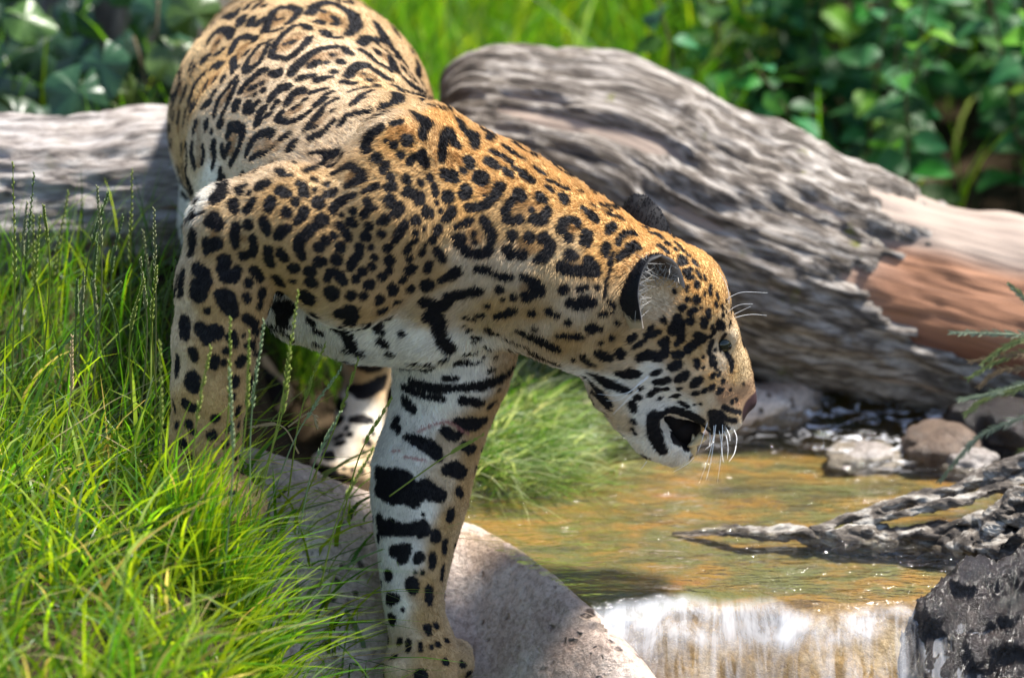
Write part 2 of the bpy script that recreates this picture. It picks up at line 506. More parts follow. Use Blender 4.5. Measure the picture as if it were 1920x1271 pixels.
# ---- fallen logs
def bark_mat(name, dark, mid, light, moss=0.0):
    k = NT(name)
    at = k.n("ShaderNodeAttribute", attribute_name="uvw")
    mp = k.n("ShaderNodeMapping"); mp.inputs["Scale"].default_value = (7.0, 26.0, 1.0)
    k.l(at.outputs["Vector"], mp.inputs[0])
    n1 = k.noise(mp.outputs[0], 2.2, 8, 0.65, 0.5)
    mp2 = k.n("ShaderNodeMapping"); mp2.inputs["Scale"].default_value = (13.0, 75.0, 1.0)
    k.l(at.outputs["Vector"], mp2.inputs[0])
    n2 = k.noise(mp2.outputs[0], 2.0, 5, 0.6, 0.4)
    mixn = k.n("ShaderNodeMath", operation='MULTIPLY_ADD'); mixn.inputs[1].default_value = 0.55
    k.l(n2, mixn.inputs[0])
    m2 = k.n("ShaderNodeMath", operation='MULTIPLY'); m2.inputs[1].default_value = 0.5; k.l(n1, m2.inputs[0]); k.l(m2.outputs[0], mixn.inputs[2])
    col = k.ramp(mixn.outputs[0], [(0.37, dark), (0.50, mid), (0.66, light)])
    if moss:
        ms = k.ramp(k.noise(k.coord(), 17.0, 4), [(0.66, (0, 0, 0)), (0.74, (moss, moss, moss))])
        col = k.mix(ms, col, (0.13, 0.13, 0.02))
    k.color(col).rough(0.8).spec(0.25)
    k.bump(mixn.outputs[0], 0.9, 0.012)
    return k.m
M_BARK = bark_mat("grey_bark", (0.014, 0.011, 0.009), (0.115, 0.095, 0.078), (0.44, 0.40, 0.355), 0.9)
M_BARK2 = bark_mat("pale_dead_bark", (0.04, 0.03, 0.028), (0.24, 0.21, 0.19), (0.45, 0.42, 0.40), 0.3)
def wood_mat():
    k = NT("bare_wood")
    at = k.n("ShaderNodeAttribute", attribute_name="uvw")
    mp = k.n("ShaderNodeMapping"); mp.inputs["Scale"].default_value = (3.0, 60.0, 1.0)
    k.l(at.outputs["Vector"], mp.inputs[0])
    n1 = k.noise(mp.outputs[0], 1.6, 6, 0.6, 0.6)
    ca = k.n("ShaderNodeAttribute", attribute_name="tone")
    c = k.mix(k.ramp(n1, [(0.35, (0.0, 0.0, 0.0)), (0.7, (1, 1, 1))]), (0.55, 0.5, 0.48), (1.15, 1.1, 1.05))
    k.color(k.mix(1.0, ca.outputs["Color"], c, 'MULTIPLY')).rough(0.7)
    k.bump(n1, 0.5, 0.006)
    return k.m
M_WOOD = wood_mat()

def log(axis, label, seed, matb, mask_fn, ns=260, na=150, furrow=0.010, end0=True):
    """axis: list of (px, py, Y, radius px); a wood core with a shell of bark where mask > 0"""
    P = np.array([W(a, b, c) for a, b, c, r in axis]); Rr = np.array([r / pxm(p) for p, (a, b, c, r) in zip(P, axis)])
    C = spline(np.hstack([P, Rr[:, None]]), ns)
    ctr, rad = C[:, :3], C[:, 3].copy()
    s = np.concatenate([[0], np.cumsum(np.linalg.norm(np.diff(ctr, axis=0), axis=1))])
    if end0:
        rad *= np.sqrt(np.clip(1 - (1 - np.clip(s / 0.07, 0, 1)) ** 2, 0.0004, 1))
    rad[-1] = 0.002
    T = np.gradient(ctr, axis=0); T /= np.linalg.norm(T, axis=1)[:, None]
    N = np.cross(T, [0, 0, 1.0]); N /= np.linalg.norm(N, axis=1)[:, None]     # N points toward the camera side
    B = np.cross(N, T)
    th = np.linspace(0, 2 * math.pi, na, endpoint=False)
    S, TH = np.meshgrid(s, th, indexing='ij')
    dirv = np.cos(TH)[..., None] * B[:, None, :] + np.sin(TH)[..., None] * N[:, None, :]
    unit = np.stack([S.ravel() * 6, np.cos(TH).ravel() * 1.2, np.sin(TH).ravel() * 1.2], 1)
    lump = vnoise(unit, 0.9, seed, 3).reshape(S.shape)
    mask = mask_fn(S, TH, s[-1]) + 0.5 * vnoise(np.stack([S.ravel() * 10, np.cos(TH).ravel() * 4, np.sin(TH).ravel() * 4], 1), 1.0, seed + 1, 4).reshape(S.shape)
    m = smooth01(mask, 0.0, 0.12)
    w = np.stack([S.ravel() * 4.5, np.cos(TH).ravel() * 8.0, np.sin(TH).ravel() * 8.0], 1)
    w += 0.5 * vnoise(w, 0.8, seed + 9, 2)[:, None]
    rid = (1 - np.abs(vnoise(w, 1.0, seed + 4, 4))).reshape(S.shape)
    fine = vnoise(w * np.array([3.0, 2.2, 2.2]), 1.0, seed + 6, 3).reshape(S.shape)
    taper = smooth01(rad / Rr.mean(), 0.0, 0.5)[:, None]
    base = rad[:, None] + taper * (0.016 * lump + 0.0025 * fine)
    rb = base + taper * (0.002 + furrow * (rid - 0.55) * 2.2 + 0.0045 * fine)
    def verts(rr): return (ctr[:, None, :] + rr[..., None] * dirv).reshape(-1, 3)
    i = (np.arange(ns - 1)[:, None] * na + np.arange(na)[None]).ravel()
    j = (np.arange(ns - 1)[:, None] * na + (np.arange(na) + 1)[None] % na).ravel()
    F = np.stack([i, i + na, j + na, j], 1)
    root = empty("fallen_log", tuple(ctr[ns // 2] - np.array([0, 0, rad[ns // 2]])))
    O = np.array(root.location)
    tag(root, label, "log")
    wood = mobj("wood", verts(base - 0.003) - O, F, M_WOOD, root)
    uv = np.stack([S.ravel(), (TH * Rr.mean()).ravel(), 0 * S.ravel()], 1)
    def attr(me, name, data):
        a = me.attributes.new(name, 'FLOAT_VECTOR', 'POINT'); a.data.foreach_set("vector", data.astype(np.float32).ravel())
    attr(wood.data, "uvw", uv)
    # bare wood weathers grey on top and stays orange where the bark came off lately
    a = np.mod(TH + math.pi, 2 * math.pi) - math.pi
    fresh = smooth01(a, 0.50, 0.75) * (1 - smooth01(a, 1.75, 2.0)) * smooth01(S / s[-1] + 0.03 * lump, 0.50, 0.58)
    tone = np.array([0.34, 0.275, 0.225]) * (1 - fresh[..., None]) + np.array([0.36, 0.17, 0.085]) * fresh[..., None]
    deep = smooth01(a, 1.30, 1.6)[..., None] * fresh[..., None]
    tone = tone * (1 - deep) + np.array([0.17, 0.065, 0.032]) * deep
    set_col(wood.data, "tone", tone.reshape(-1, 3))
    keep = (m.ravel()[F] > 0.02).any(1)
    rbm = base - 0.008 + (rb - base + 0.008) * m
    used = np.unique(F[keep]); rem = np.full(ns * na, -1); rem[used] = np.arange(len(used))
    bark = mobj("bark", verts(rbm)[used] - O, rem[F[keep]], matb, root)
    attr(bark.data, "uvw", uv[used])
    return root

def mask_main(S, TH, L):
    a = np.mod(TH + math.pi, 2 * math.pi) - math.pi               # 0 = top, + = camera side
    t = S / L + 0.016 * np.sin(7 * a + 1.0) + 0.012 * np.sin(17 * a + S * 40) + 0.010 * np.sin(41 * a)
    top = smooth01(t, 0.46, 0.68)                                  # the upper side is bare towards the low end
    lim = 0.15 + 0.70 * top + 0.80 * smooth01(t, 0.53, 0.56)
    return np.where(np.abs(a) < lim, -0.5, 0.5) * top + 0.5 * (1 - top)
main_log = log([(850, 302, 0.88, 175), (940, 292, 0.86, 192), (1120, 325, 0.80, 214), (1250, 390, 0.76, 222), (1420, 474, 0.70, 222), (1600, 535, 0.66, 207), (1800, 585, 0.62, 194), (2150, 675, 0.56, 182), (2300, 712, 0.54, 178)],
    "thick grey fallen log with peeling bark and an orange bare patch lying across the stream", 3.0, M_BARK, mask_main)
log([(-420, 400, 0.50, 150), (-100, 385, 0.58, 150), (150, 372, 0.62, 148), (330, 362, 0.66, 146), (470, 380, 0.72, 120), (540, 390, 0.74, 60)],
    "smaller pale grey fallen log lying behind the tall grass below the ivy", 8.0, M_BARK2, lambda S, TH, L: 0.5 + 0 * S, 170, 110, 0.006)

# ---- driftwood root lying in the pool
k = NT("driftwood")
v = k.coord(scale=(6, 18, 18))
n1 = k.noise(v, 3.0, 6, 0.65, 0.4)
k.color(k.ramp(n1, [(0.38, (0.020, 0.014, 0.010)), (0.5, (0.10, 0.08, 0.062)), (0.64, (0.42, 0.39, 0.34))])).rough(0.75)
k.bump(n1, 0.9, 0.01)
M_DRIFT = k.m
root_e = empty("driftwood_root", tuple(WZ(1800, 1000, -0.03)))
tag(root_e, "gnarled grey driftwood root stretching into the pool above the dark wet rock", "root")
def strand(name, pts, seed):
    C = spline([(*WZ(x, y, z), r / 1400.0) for x, y, z, r in pts], 200)
    V, F = tube(C[:, :3], C[:, 3], 28)
    ctr = np.repeat(C[:, :3], 28, axis=0); rr = np.repeat(C[:, 3], 28)
    n = vnoise(V * np.array([20, 60, 60]), 1.0, seed, 4); n2 = vnoise(V * np.array([60, 130, 130]), 1.0, seed + 1, 3)
    n3 = np.abs(vnoise(V * np.array([9, 40, 40]), 1.0, seed + 4, 3))
    V = ctr + (V - ctr) * np.array([1.0, 1.15, 0.85]) * np.clip(1.1 + 0.55 * n + 0.35 * n2 - 0.55 * n3, 0.35, 2.2)[:, None]
    V = V + (0.25 * rr)[:, None] * np.stack([n2, vnoise(V, 25.0, seed + 8, 3), vnoise(V, 25.0, seed + 9, 3)], 1)
    mobj(name, V - np.array(root_e.location), F, M_DRIFT, root_e)
strand("trunk", [(1260, 1000, -0.024, 3), (1340, 998, -0.014, 10), (1420, 996, -0.004, 14), (1560, 1002, -0.004, 22), (1720, 1008, -0.002, 30), (1860, 1014, 0.005, 44), (2040, 1020, 0.02, 64)], 1.0)
strand("root_arm", [(1520, 996, 0.0, 8), (1600, 972, 0.012, 14), (1680, 948, 0.03, 17), (1790, 916, 0.05, 18), (1880, 884, 0.07, 20), (2000, 835, 0.10, 24)], 2.0)
strand("root_arm", [(1600, 980, 0.01, 8), (1720, 955, 0.035, 12), (1820, 930, 0.05, 14), (1930, 890, 0.07, 16), (2020, 860, 0.09, 18)], 3.0)
strand("root_arm", [(1700, 1000, 0.004, 10), (1790, 985, 0.015, 16), (1870, 975, 0.03, 22), (1990, 960, 0.05, 34)], 5.0)
strand("root_arm", [(1760, 1020, -0.004, 14), (1840, 1030, 0.0, 22), (1930, 1032, 0.01, 34), (2030, 1040, 0.02, 44)], 6.0)
strand("root_arm", [(1850, 1000, 0.02, 20), (1890, 950, 0.05, 22), (1960, 915, 0.07, 30), (2040, 900, 0.08, 40)], 4.0)

# ---- tree trunk behind the ivy
k = NT("tree_bark")
v = k.coord(scale=(30, 30, 5))
n1 = k.noise(v, 1.6, 7, 0.62, 0.5)
k.color(k.ramp(n1, [(0.36, (0.025, 0.020, 0.014)), (0.5, (0.13, 0.105, 0.08)), (0.66, (0.30, 0.26, 0.20))])).rough(0.9)
k.bump(n1, 1.0, 0.02)
tb = W(250, 60, 1.55)
zz = np.linspace(0.12, 3.4, 120)
V, F = tube(np.stack([tb[0] + 0.05 * (zz - 0.5), np.full(120, 1.6), zz], 1), 0.155 + 0.10 * np.exp(-(zz - 0.12) * 5) - 0.012 * zz, 64)
ax = np.repeat(np.stack([tb[0] + 0.05 * (zz - 0.5), np.full(120, 1.6), zz], 1), 64, axis=0)
n = 1 - np.abs(vnoise(V * np.array([16, 16, 3]), 1.0, 5.0, 4))
V = ax + (V - ax) * (0.90 + 0.17 * n)[:, None]
trk = mobj("tree_trunk", V - np.array([tb[0], 1.6, 0.12]), F, k.m)
trk.location = (tb[0], 1.6, 0.12)
tag(trk, "furrowed grey brown tree trunk rising behind the ivy", "tree")

# ================================================================== THE JAGUAR
HX = 0.03                                       # depth of the head's mid-plane (its lateral axis is +Y)
prims = []                                      # (a, ra, b, rb, k)

def cone(p, q, k=0.03):
    """p, q = (px, py, Y, radius in photo pixels)"""
    a = W(*p[:3]); b = W(*q[:3])
    prims.append((a, p[3] / pxm(a), b, q[3] / pxm(b), k))

def chain(*pts, k=0.03):
    for p, q in zip(pts[:-1], pts[1:]):
        cone(p, q, k)

def sph(x, y, Y, r, k=0.03):
    cone((x, y, Y, r), (x + 0.5, y, Y, r), k)

def hd(x, y, lat, r, x2=None, y2=None, lat2=None, r2=None, k=0.018):
    """head primitive given on the mid-plane, mirrored to both sides when lat > 0"""
    if x2 is None:
        x2, y2, lat2, r2 = x + 0.5, y, lat, r
    for s in ((-1, 1) if (lat or lat2) else (1,)):
        a = W(x, y, HX) + np.array([0, s * lat, 0]); b = W(x2, y2, HX) + np.array([0, s * lat2, 0])
        prims.append((a, r / 1400.0, b, r2 / 1400.0, k))

# trunk: hips far behind, ribs, chest
chain((556, 165, 0.74, 200), (566, 235, 0.50, 234), (590, 300, 0.32, 225), (690, 400, 0.12, 205), (780, 430, 0.06, 205), k=0.05)
sph(745, 300, 0.09, 112, 0.04)                  # withers
# neck
chain((790, 415, 0.06, 205), (900, 440, 0.05, 172), (1000, 487, 0.04, 158), (1090, 535, HX, 146), (1160, 585, HX, 136), k=0.03)
# brisket
chain((570, 565, 0.04, 78), (680, 575, 0.02, 92), (790, 575, 0.02, 100), (880, 560, 0.04, 100), k=0.035)
# near (right) shoulder, upper arm, forearm, paw
chain((745, 290, -0.01, 80), (700, 400, -0.045, 100), (650, 500, -0.055, 105), k=0.035)
chain((650, 490, -0.055, 105), (540, 420, -0.06, 104), (440, 425, -0.06, 82), k=0.03)
chain((436, 440, -0.06, 84), (420, 540, -0.08, 84), (403, 640, -0.10, 74), (396, 720, -0.11, 68), (384, 820, -0.12, 61), (378, 890, -0.13, 56), k=0.02)
chain((380, 900, -0.14, 58), (420, 935, -0.18, 58), k=0.02)
for i, (dx, dY) in enumerate(((0, -0.05), (26, -0.02), (44, 0.012), (30, 0.045))):
    sph(425 + dx, 945 - dY * 300, -0.18 + dY * 0.6, 30, 0.01)
# far (left) foreleg reaching down to the rock
chain((850, 560, 0.09, 112), (852, 640, 0.08, 112), (845, 700, 0.07, 100), (830, 765, 0.06, 86), (812, 820, 0.045, 84), (793, 880, 0.03, 88), (786, 940, 0.012, 82), (781, 1000, -0.008, 69), (777, 1060, -0.028, 58), (774, 1115, -0.046, 49), (780, 1160, -0.058, 46), (792, 1215, -0.075, 56), k=0.02)
cone((792, 1215, -0.075, 56), (800, 1240, -0.10, 58), 0.02)
for (x, y, Y) in ((748, 1258, -0.125), (787, 1270, -0.14), (828, 1266, -0.13), (860, 1246, -0.105)):
    cone((x, y - 22, Y + 0.03, 25), (x, y, Y, 28), 0.008)
# hind legs
chain((470, 230, 0.62, 130), (440, 420, 0.52, 92), (430, 520, 0.54, 66), k=0.04)
chain((430, 520, 0.54, 62), (425, 620, 0.66, 40), (470, 700, 0.60, 36), (500, 735, 0.57, 40), k=0.02)
sph(512, 742, 0.56, 34, 0.015)
chain((660, 250, 0.64, 140), (690, 480, 0.50, 90), (695, 600, 0.52, 60), k=0.04)
chain((695, 600, 0.52, 58), (690, 690, 0.56, 42), (676, 770, 0.50, 40), (668, 830, 0.46, 45), (655, 868, 0.43, 52), k=0.02)
for (x, y, Y) in ((608, 870, 0.41), (635, 890, 0.385), (668, 892, 0.385), (694, 880, 0.41)):
    sph(x, y, Y, 25, 0.010)
# tail, hanging behind the hips
TB = W(556, 165, 0.80)
tp = [TB + np.array(v) for v in ((0, 0.02, 0.03), (-0.02, 0.16, 0.02), (-0.06, 0.24, -0.12), (-0.12, 0.27, -0.28), (-0.2, 0.30, -0.38), (-0.30, 0.31, -0.40))]
for a, b, ra, rb in zip(tp[:-1], tp[1:], (0.05, 0.034, 0.028, 0.026, 0.025), (0.034, 0.028, 0.026, 0.025, 0.02)):
    prims.append((a, ra, b, rb, 0.03))
# head (mid-plane pixels; the lateral axis points away from the camera)
hd(1215, 545, 0.0, 112, 1262, 560, 0.0, 104)                     # cranium
hd(1175, 615, 0.028, 74, 1225, 645, 0.032, 74)                   # jaw muscle and cheek
hd(1180, 700, 0.022, 80, 1215, 742, 0.022, 62)                   # jowl
hd(1290, 592, 0.014, 76, 1318, 634, 0.012, 62)                   # brow
hd(1330, 585, 0.030, 30, 1352, 610, 0.030, 22, k=0.012)
hd(1352, 610, 0.030, 20, 1366, 616, 0.028, 12, k=0.008)          # brow ridge over the eye
hd(1316, 640, 0.0, 62, 1352, 706, 0.0, 54)                       # bridge of the nose
hd(1352, 690, 0.0, 52, 1372, 738, 0.0, 42)
hd(1286, 668, 0.034, 62, 1318, 704, 0.026, 56)                   # side of the face
hd(1372, 735, 0.0, 36, 1388, 740, 0.0, 26, k=0.01)
hd(1396, 744, 0.0, 20, 1404, 750, 0.006, 14, k=0.006)               # nose
hd(1325, 738, 0.022, 46, 1352, 762, 0.020, 43)                   # whisker pads
hd(1350, 770, 0.010, 36, 1358, 772, 0.008, 32, k=0.01)
hd(1290, 742, 0.026, 36, 1320, 758, 0.024, 34)
hd(1205, 752, 0.020, 64, 1238, 800, 0.016, 50)                   # lower jaw
hd(1238, 800, 0.016, 50, 1264, 832, 0.010, 34)                   # chin

cav = []                                        # carved away: mouth and eye sockets
def hcav(x, y, lat, r, x2, y2, lat2, r2, k=0.008):
    for s in (-1, 1):
        a = W(x, y, HX) + np.array([0, s * lat, 0]); b = W(x2, y2, HX) + np.array([0, s * lat2, 0])
        cav.append((a, r / 1400.0, b, r2 / 1400.0, k))
hcav(1246, 760, 0.05, 19, 1296, 794, 0.05, 32)
hcav(1246, 756, 0.09, 19, 1296, 788, 0.09, 32)
hcav(1246, 766, 0.02, 18, 1298, 804, 0.02, 31)
hcav(1356, 620, 0.046, 9, 1364, 634, 0.044, 9, k=0.012)

def d_cone(P, a, ra, b, rb):
    ba = b - a
    t = np.clip(((P - a) @ ba) / (ba @ ba), 0, 1)
    return np.linalg.norm(P - a - t[..., None] * ba, axis=-1) - (ra + (rb - ra) * t)

def smin(a, b, k):
    h = np.clip(0.5 + 0.5 * (b - a) / k, 0, 1)
    return b * (1 - h) + a * h - k * h * (1 - h)

def sdf(P):
    P = P.astype(np.float32)
    d = np.full(len(P), 0.2, np.float32)
    for a, ra, b, rb, k in prims:
        lo = np.minimum(a - ra, b - rb) - 0.07; hi = np.maximum(a + ra, b + rb) + 0.07
        m = np.all((P > lo) & (P < hi), axis=1)
        if m.any():
            d[m] = smin(d[m], d_cone(P[m], a, ra, b, rb), k)
    for a, ra, b, rb, k in cav:
        lo = np.minimum(a - ra, b - rb) - 0.04; hi = np.maximum(a + ra, b + rb) + 0.04
        m = np.all((P > lo) & (P < hi), axis=1)
        if m.any():
            d[m] = -smin(-d[m], d_cone(P[m], a, ra, b, rb), k)
    return d

def surface_nets(F, org, h):
    S = F < 0
    c = sum(S[i:i - 1 or None, j:j - 1 or None, k:k - 1 or None].astype(np.uint8) for i in (0, 1) for j in (0, 1) for k in (0, 1))
    act = np.argwhere((c > 0) & (c < 8))
    cid = np.full(c.shape, -1, np.int32)
    cid[tuple(act.T)] = np.arange(len(act))
    corner = np.array([(i, j, k) for i in (0, 1) for j in (0, 1) for k in (0, 1)])
    val = np.stack([F[tuple((act + o).T)] for o in corner], 1)
    acc = np.zeros((len(act), 3)); cnt = np.zeros(len(act))
    for p in range(8):
        for q in range(p + 1, 8):
            if np.abs(corner[p] - corner[q]).sum() == 1:
                m = (val[:, p] < 0) != (val[:, q] < 0)
                t = val[m, p] / (val[m, p] - val[m, q])
                acc[m] += corner[p] + t[:, None] * (corner[q] - corner[p]); cnt[m] += 1
    V = org + h * (act + acc / cnt[:, None])
    quads = []
    for ax in range(3):
        o = [0, 0, 0]; o[ax] = 1
        A = S[:-1 if ax == 0 else None, :-1 if ax == 1 else None, :-1 if ax == 2 else None]
        B = S[o[0]:, o[1]:, o[2]:]
        e = np.argwhere(A != B)
        u, v = (ax + 1) % 3, (ax + 2) % 3
        e = e[(e[:, u] > 0) & (e[:, v] > 0) & (e[:, u] < c.shape[u]) & (e[:, v] < c.shape[v])]
        flip = A[tuple(e.T)]
        def cell(du, dv):
            x = e.copy(); x[:, u] -= du; x[:, v] -= dv
            return cid[tuple(x.T)]
        q = np.stack([cell(1, 1), cell(0, 1), cell(0, 0), cell(1, 0)], 1)
        q[~flip] = q[~flip][:, ::-1]
        quads.append(q)
    return V, np.concatenate(quads)

lo = np.min([np.minimum(a - ra, b - rb) for a, ra, b, rb, k in prims], axis=0) - 0.03
hi = np.max([np.maximum(a + ra, b + rb) for a, ra, b, rb, k in prims], axis=0) + 0.03
HG = 0.006
dims = np.ceil((hi - lo) / HG).astype(int) + 1
FG = np.full(dims, 0.2, np.float32)
axs = [lo[i] + HG * np.arange(dims[i]) for i in range(3)]
for lst, op in ((prims, 1), (cav, -1)):
    for a, ra, b, rb, k in lst:
        l2 = np.minimum(a - ra, b - rb) - 0.07; h2 = np.maximum(a + ra, b + rb) + 0.07
        i0 = np.clip(((l2 - lo) / HG).astype(int), 0, dims - 1); i1 = np.clip(((h2 - lo) / HG).astype(int) + 2, 1, dims)
        sl = tuple(slice(p, q) for p, q in zip(i0, i1))
        g = np.stack(np.meshgrid(*[axs[i][sl[i]] for i in range(3)], indexing='ij'), -1).astype(np.float32)
        d = d_cone(g, a.astype(np.float32), ra, b.astype(np.float32), rb)
        FG[sl] = smin(FG[sl], d, k) if op == 1 else -smin(-FG[sl], d, k)
JV, JF = surface_nets(FG, lo, HG)
del FG

def mesh_normals(V, F):
    fn = np.cross(V[F[:, 2]] - V[F[:, 0]], V[F[:, 3]] - V[F[:, 1]])
    N = np.stack([sum(np.bincount(F[:, c], fn[:, a], len(V)) for c in range(4)) for a in range(3)], 1)
    return N / (np.linalg.norm(N, axis=1)[:, None] + 1e-12)

for _ in range(2):
    JV = JV - mesh_normals(JV, JF) * np.clip(sdf(JV), -0.004, 0.004)[:, None]
JV0, JF0 = JV, JF
# one 1:4 split, the new vertices pulled onto the surface
E = np.sort(np.concatenate([JF[:, [0, 1]], JF[:, [1, 2]], JF[:, [2, 3]], JF[:, [3, 0]]]), axis=1)
EU, inv = np.unique(E, axis=0, return_inverse=True)
inv = inv.reshape(4, -1).T
nv, ne = len(JV), len(EU)
JV = np.concatenate([JV, JV[EU].mean(1), JV[JF].mean(1)])
fc = nv + ne + np.arange(len(JF))
em = nv + inv
JF = np.concatenate([np.stack([JF[:, i], em[:, i], fc, em[:, (i - 1) % 4]], 1) for i in range(4)])
JN = mesh_normals(JV, JF)
JV[nv:] -= JN[nv:] * np.clip(sdf(JV[nv:]), -0.004, 0.004)[:, None]
JN = mesh_normals(JV, JF)
bvh = BVHTree.FromPolygons(JV0.tolist(), JF0.tolist())

def hit(x, y):
    d = ray(x, y); d = d / np.linalg.norm(d)
    r = bvh.ray_cast(Vector(CAM), Vector(d))
    return None if r[0] is None else np.array(r[0])

# ---- the coat: every black mark, and the shade of the ear fold, read off the photograph as strokes "x y radius x y radius ..." in enlarged tiles
SPOTS = []
def tile(x0, y0, k, text):
    for line in text.strip().replace("\n", "/").split("/"):
        v = [float(t) for t in line.split()]
        if len(v) >= 3:
            SPOTS.append([(x0 + v[i] / k, y0 + v[i + 1] / k, v[i + 2] / k) for i in range(0, len(v) - 2, 3)])
tile(300, 0, 6.357, """800 85 25 870 40 35 950 8 20
750 210 35 800 185 45 870 210 35 910 160 25 945 100 15
1020 110 22 1060 60 22 1130 20 20 1200 5 15/1110 110 15 1160 60 18 1220 20 15/1230 80 22 1260 60 15
970 220 45 955 290 45/1100 220 30 1070 300 35/1240 220 25 1190 260 35 1150 310 35
1250 390 35 1270 320 40 1310 220 35 1350 140 30 1430 100 35 1540 90 40 1630 110 45 1650 150 30 1600 220 25 1520 290 25
1340 380 35 1400 365 35 1450 340 20/1390 240 25 1450 230 15
1320 670 25 1340 600 30 1380 520 30 1440 440 25 1520 370 25 1600 310 28 1690 300 35 1740 320 40 1770 360 30
1780 450 30 1740 520 30 1690 570 20 1620 630 25 1560 680 35 1500 710 30/1350 680 30 1430 690 30
1490 530 25/1590 500 28 1560 520 20/1790 170 45 1830 100 40 1890 50 30/1890 260 40
570 530 15 590 470 25 640 410 35 700 360 35 780 360 45 840 390 45 840 450 30/690 510 20
760 590 20 700 640 22 650 655 12/520 720 45 570 680 35
840 640 35 870 560 35 920 480 45 1000 440 40 1080 460 30 1130 450 35 1120 500 25
870 700 35 880 800 30 865 870 15/920 800 20/1050 610 20 1010 660 20
1310 490 20 1260 520 22 1190 540 22 1140 600 20 1090 660 18 1040 730 18 1010 800 30 1040 850 35 1100 810 30 1170 760 18 1220 690 18 1260 600 16 1290 530 14
380 750 18 350 830 20/410 800 25 380 870 25
350 1200 30 380 1120 35 410 1020 35 460 950 25 540 870 22/620 810 35 680 770 35 730 790 45
760 920 22 745 970 22/650 960 32/560 990 28 540 1050 30/640 1110 35/580 1230 40 530 1250 30/430 1240 45
910 930 20 860 980 20 820 1040 18 760 1110 14 700 1190 14 670 1260 14/910 990 22 880 1060 20 850 1130 20 830 1190 15
950 1110 20 980 1050 25 1060 970 30 1140 900 32 1200 850 35 1260 840 25/1340 880 35 1390 880 50 1420 850 25
1080 1060 25 1130 1040 18/1210 1000 20/1230 1080 25/1130 1130 18/1040 1250 40/1150 1230 25/920 1230 35
1560 890 35 1600 820 45 1650 760 40 1730 700 30 1800 650 25 1870 610 30
1670 940 35 1750 920 25 1830 900 15/1870 960 40/1780 800 22 1850 740 25
1310 1190 28 1360 1120 35 1430 1060 42 1500 1040 45/1520 1230 35 1560 1150 35 1630 1090 30 1690 1070 25
1800 1110 25 1870 1090 22/1720 1200 25/1390 1230 28
250 1010 25 220 1080 20 190 1160 20 160 1240 20/310 1040 18 290 1120 25 250 1200 20""")
tile(560, 0, 6.357, """140 160 45 180 90 45 260 50 40 360 30 45 450 60 45 540 110 45 630 160 65 670 230 65 680 310 55 640 370 45 570 430 30
310 380 50 340 430 45 420 450 25 500 450 15/290 140 28/240 270 50 280 300 20/420 210 28 460 270 25 420 310 25 400 300 20
790 30 40 850 60 35 880 85 30
920 280 30 960 340 45 1010 420 60 1050 510 70 1130 600 85 1190 680 80 1230 740 60 1270 790 35
740 530 40 800 470 55 900 470 55 1000 500 50/760 610 40 830 660 25 920 740 25 1000 790 25 1080 830 35/1150 840 55 1120 760 45 1100 690 35
930 610 30 950 660 20/1080 260 30 1120 330 30 1170 410 28 1210 460 18
1420 760 40 1430 850 40 1400 920 30/1340 610 20 1420 640 15/1270 950 40 1330 1010 50 1420 1060 45 1500 1110 30
10 760 45 80 690 35 160 640 35 250 590 30 350 570 28 450 560 25 540 580 30 600 640 40
400 660 25/500 740 40/160 780 35 230 750 30/330 750 25/420 860 30
30 930 30 100 920 25 160 900 18/220 960 32 290 940 30 390 920 15
550 980 45 620 1010 25 670 990 15/590 910 40 640 830 40 720 780 45 810 780 40 870 820 22 960 880 35 1040 930 45 1090 950 20
840 960 35/780 890 15/930 1020 25/1100 1020 15 1180 1040 20/960 1040 15 880 1040 15 790 1050 15 690 1070 12 590 1100 12
150 1110 22 240 1080 25 330 1060 18/190 1250 20 250 1200 20 320 1130 20 390 1100 22/80 1190 22/330 1240 22 400 1210 18 470 1180 12
640 1230 25 720 1160 28 800 1110 22 890 1080 12
1120 1110 35 1190 1140 50 1190 1210 55 1120 1240 45 1000 1250 35/1370 1130 25 1480 1160 40 1600 1210 45 1680 1230 35/40 1100 40 20 1070 35""")
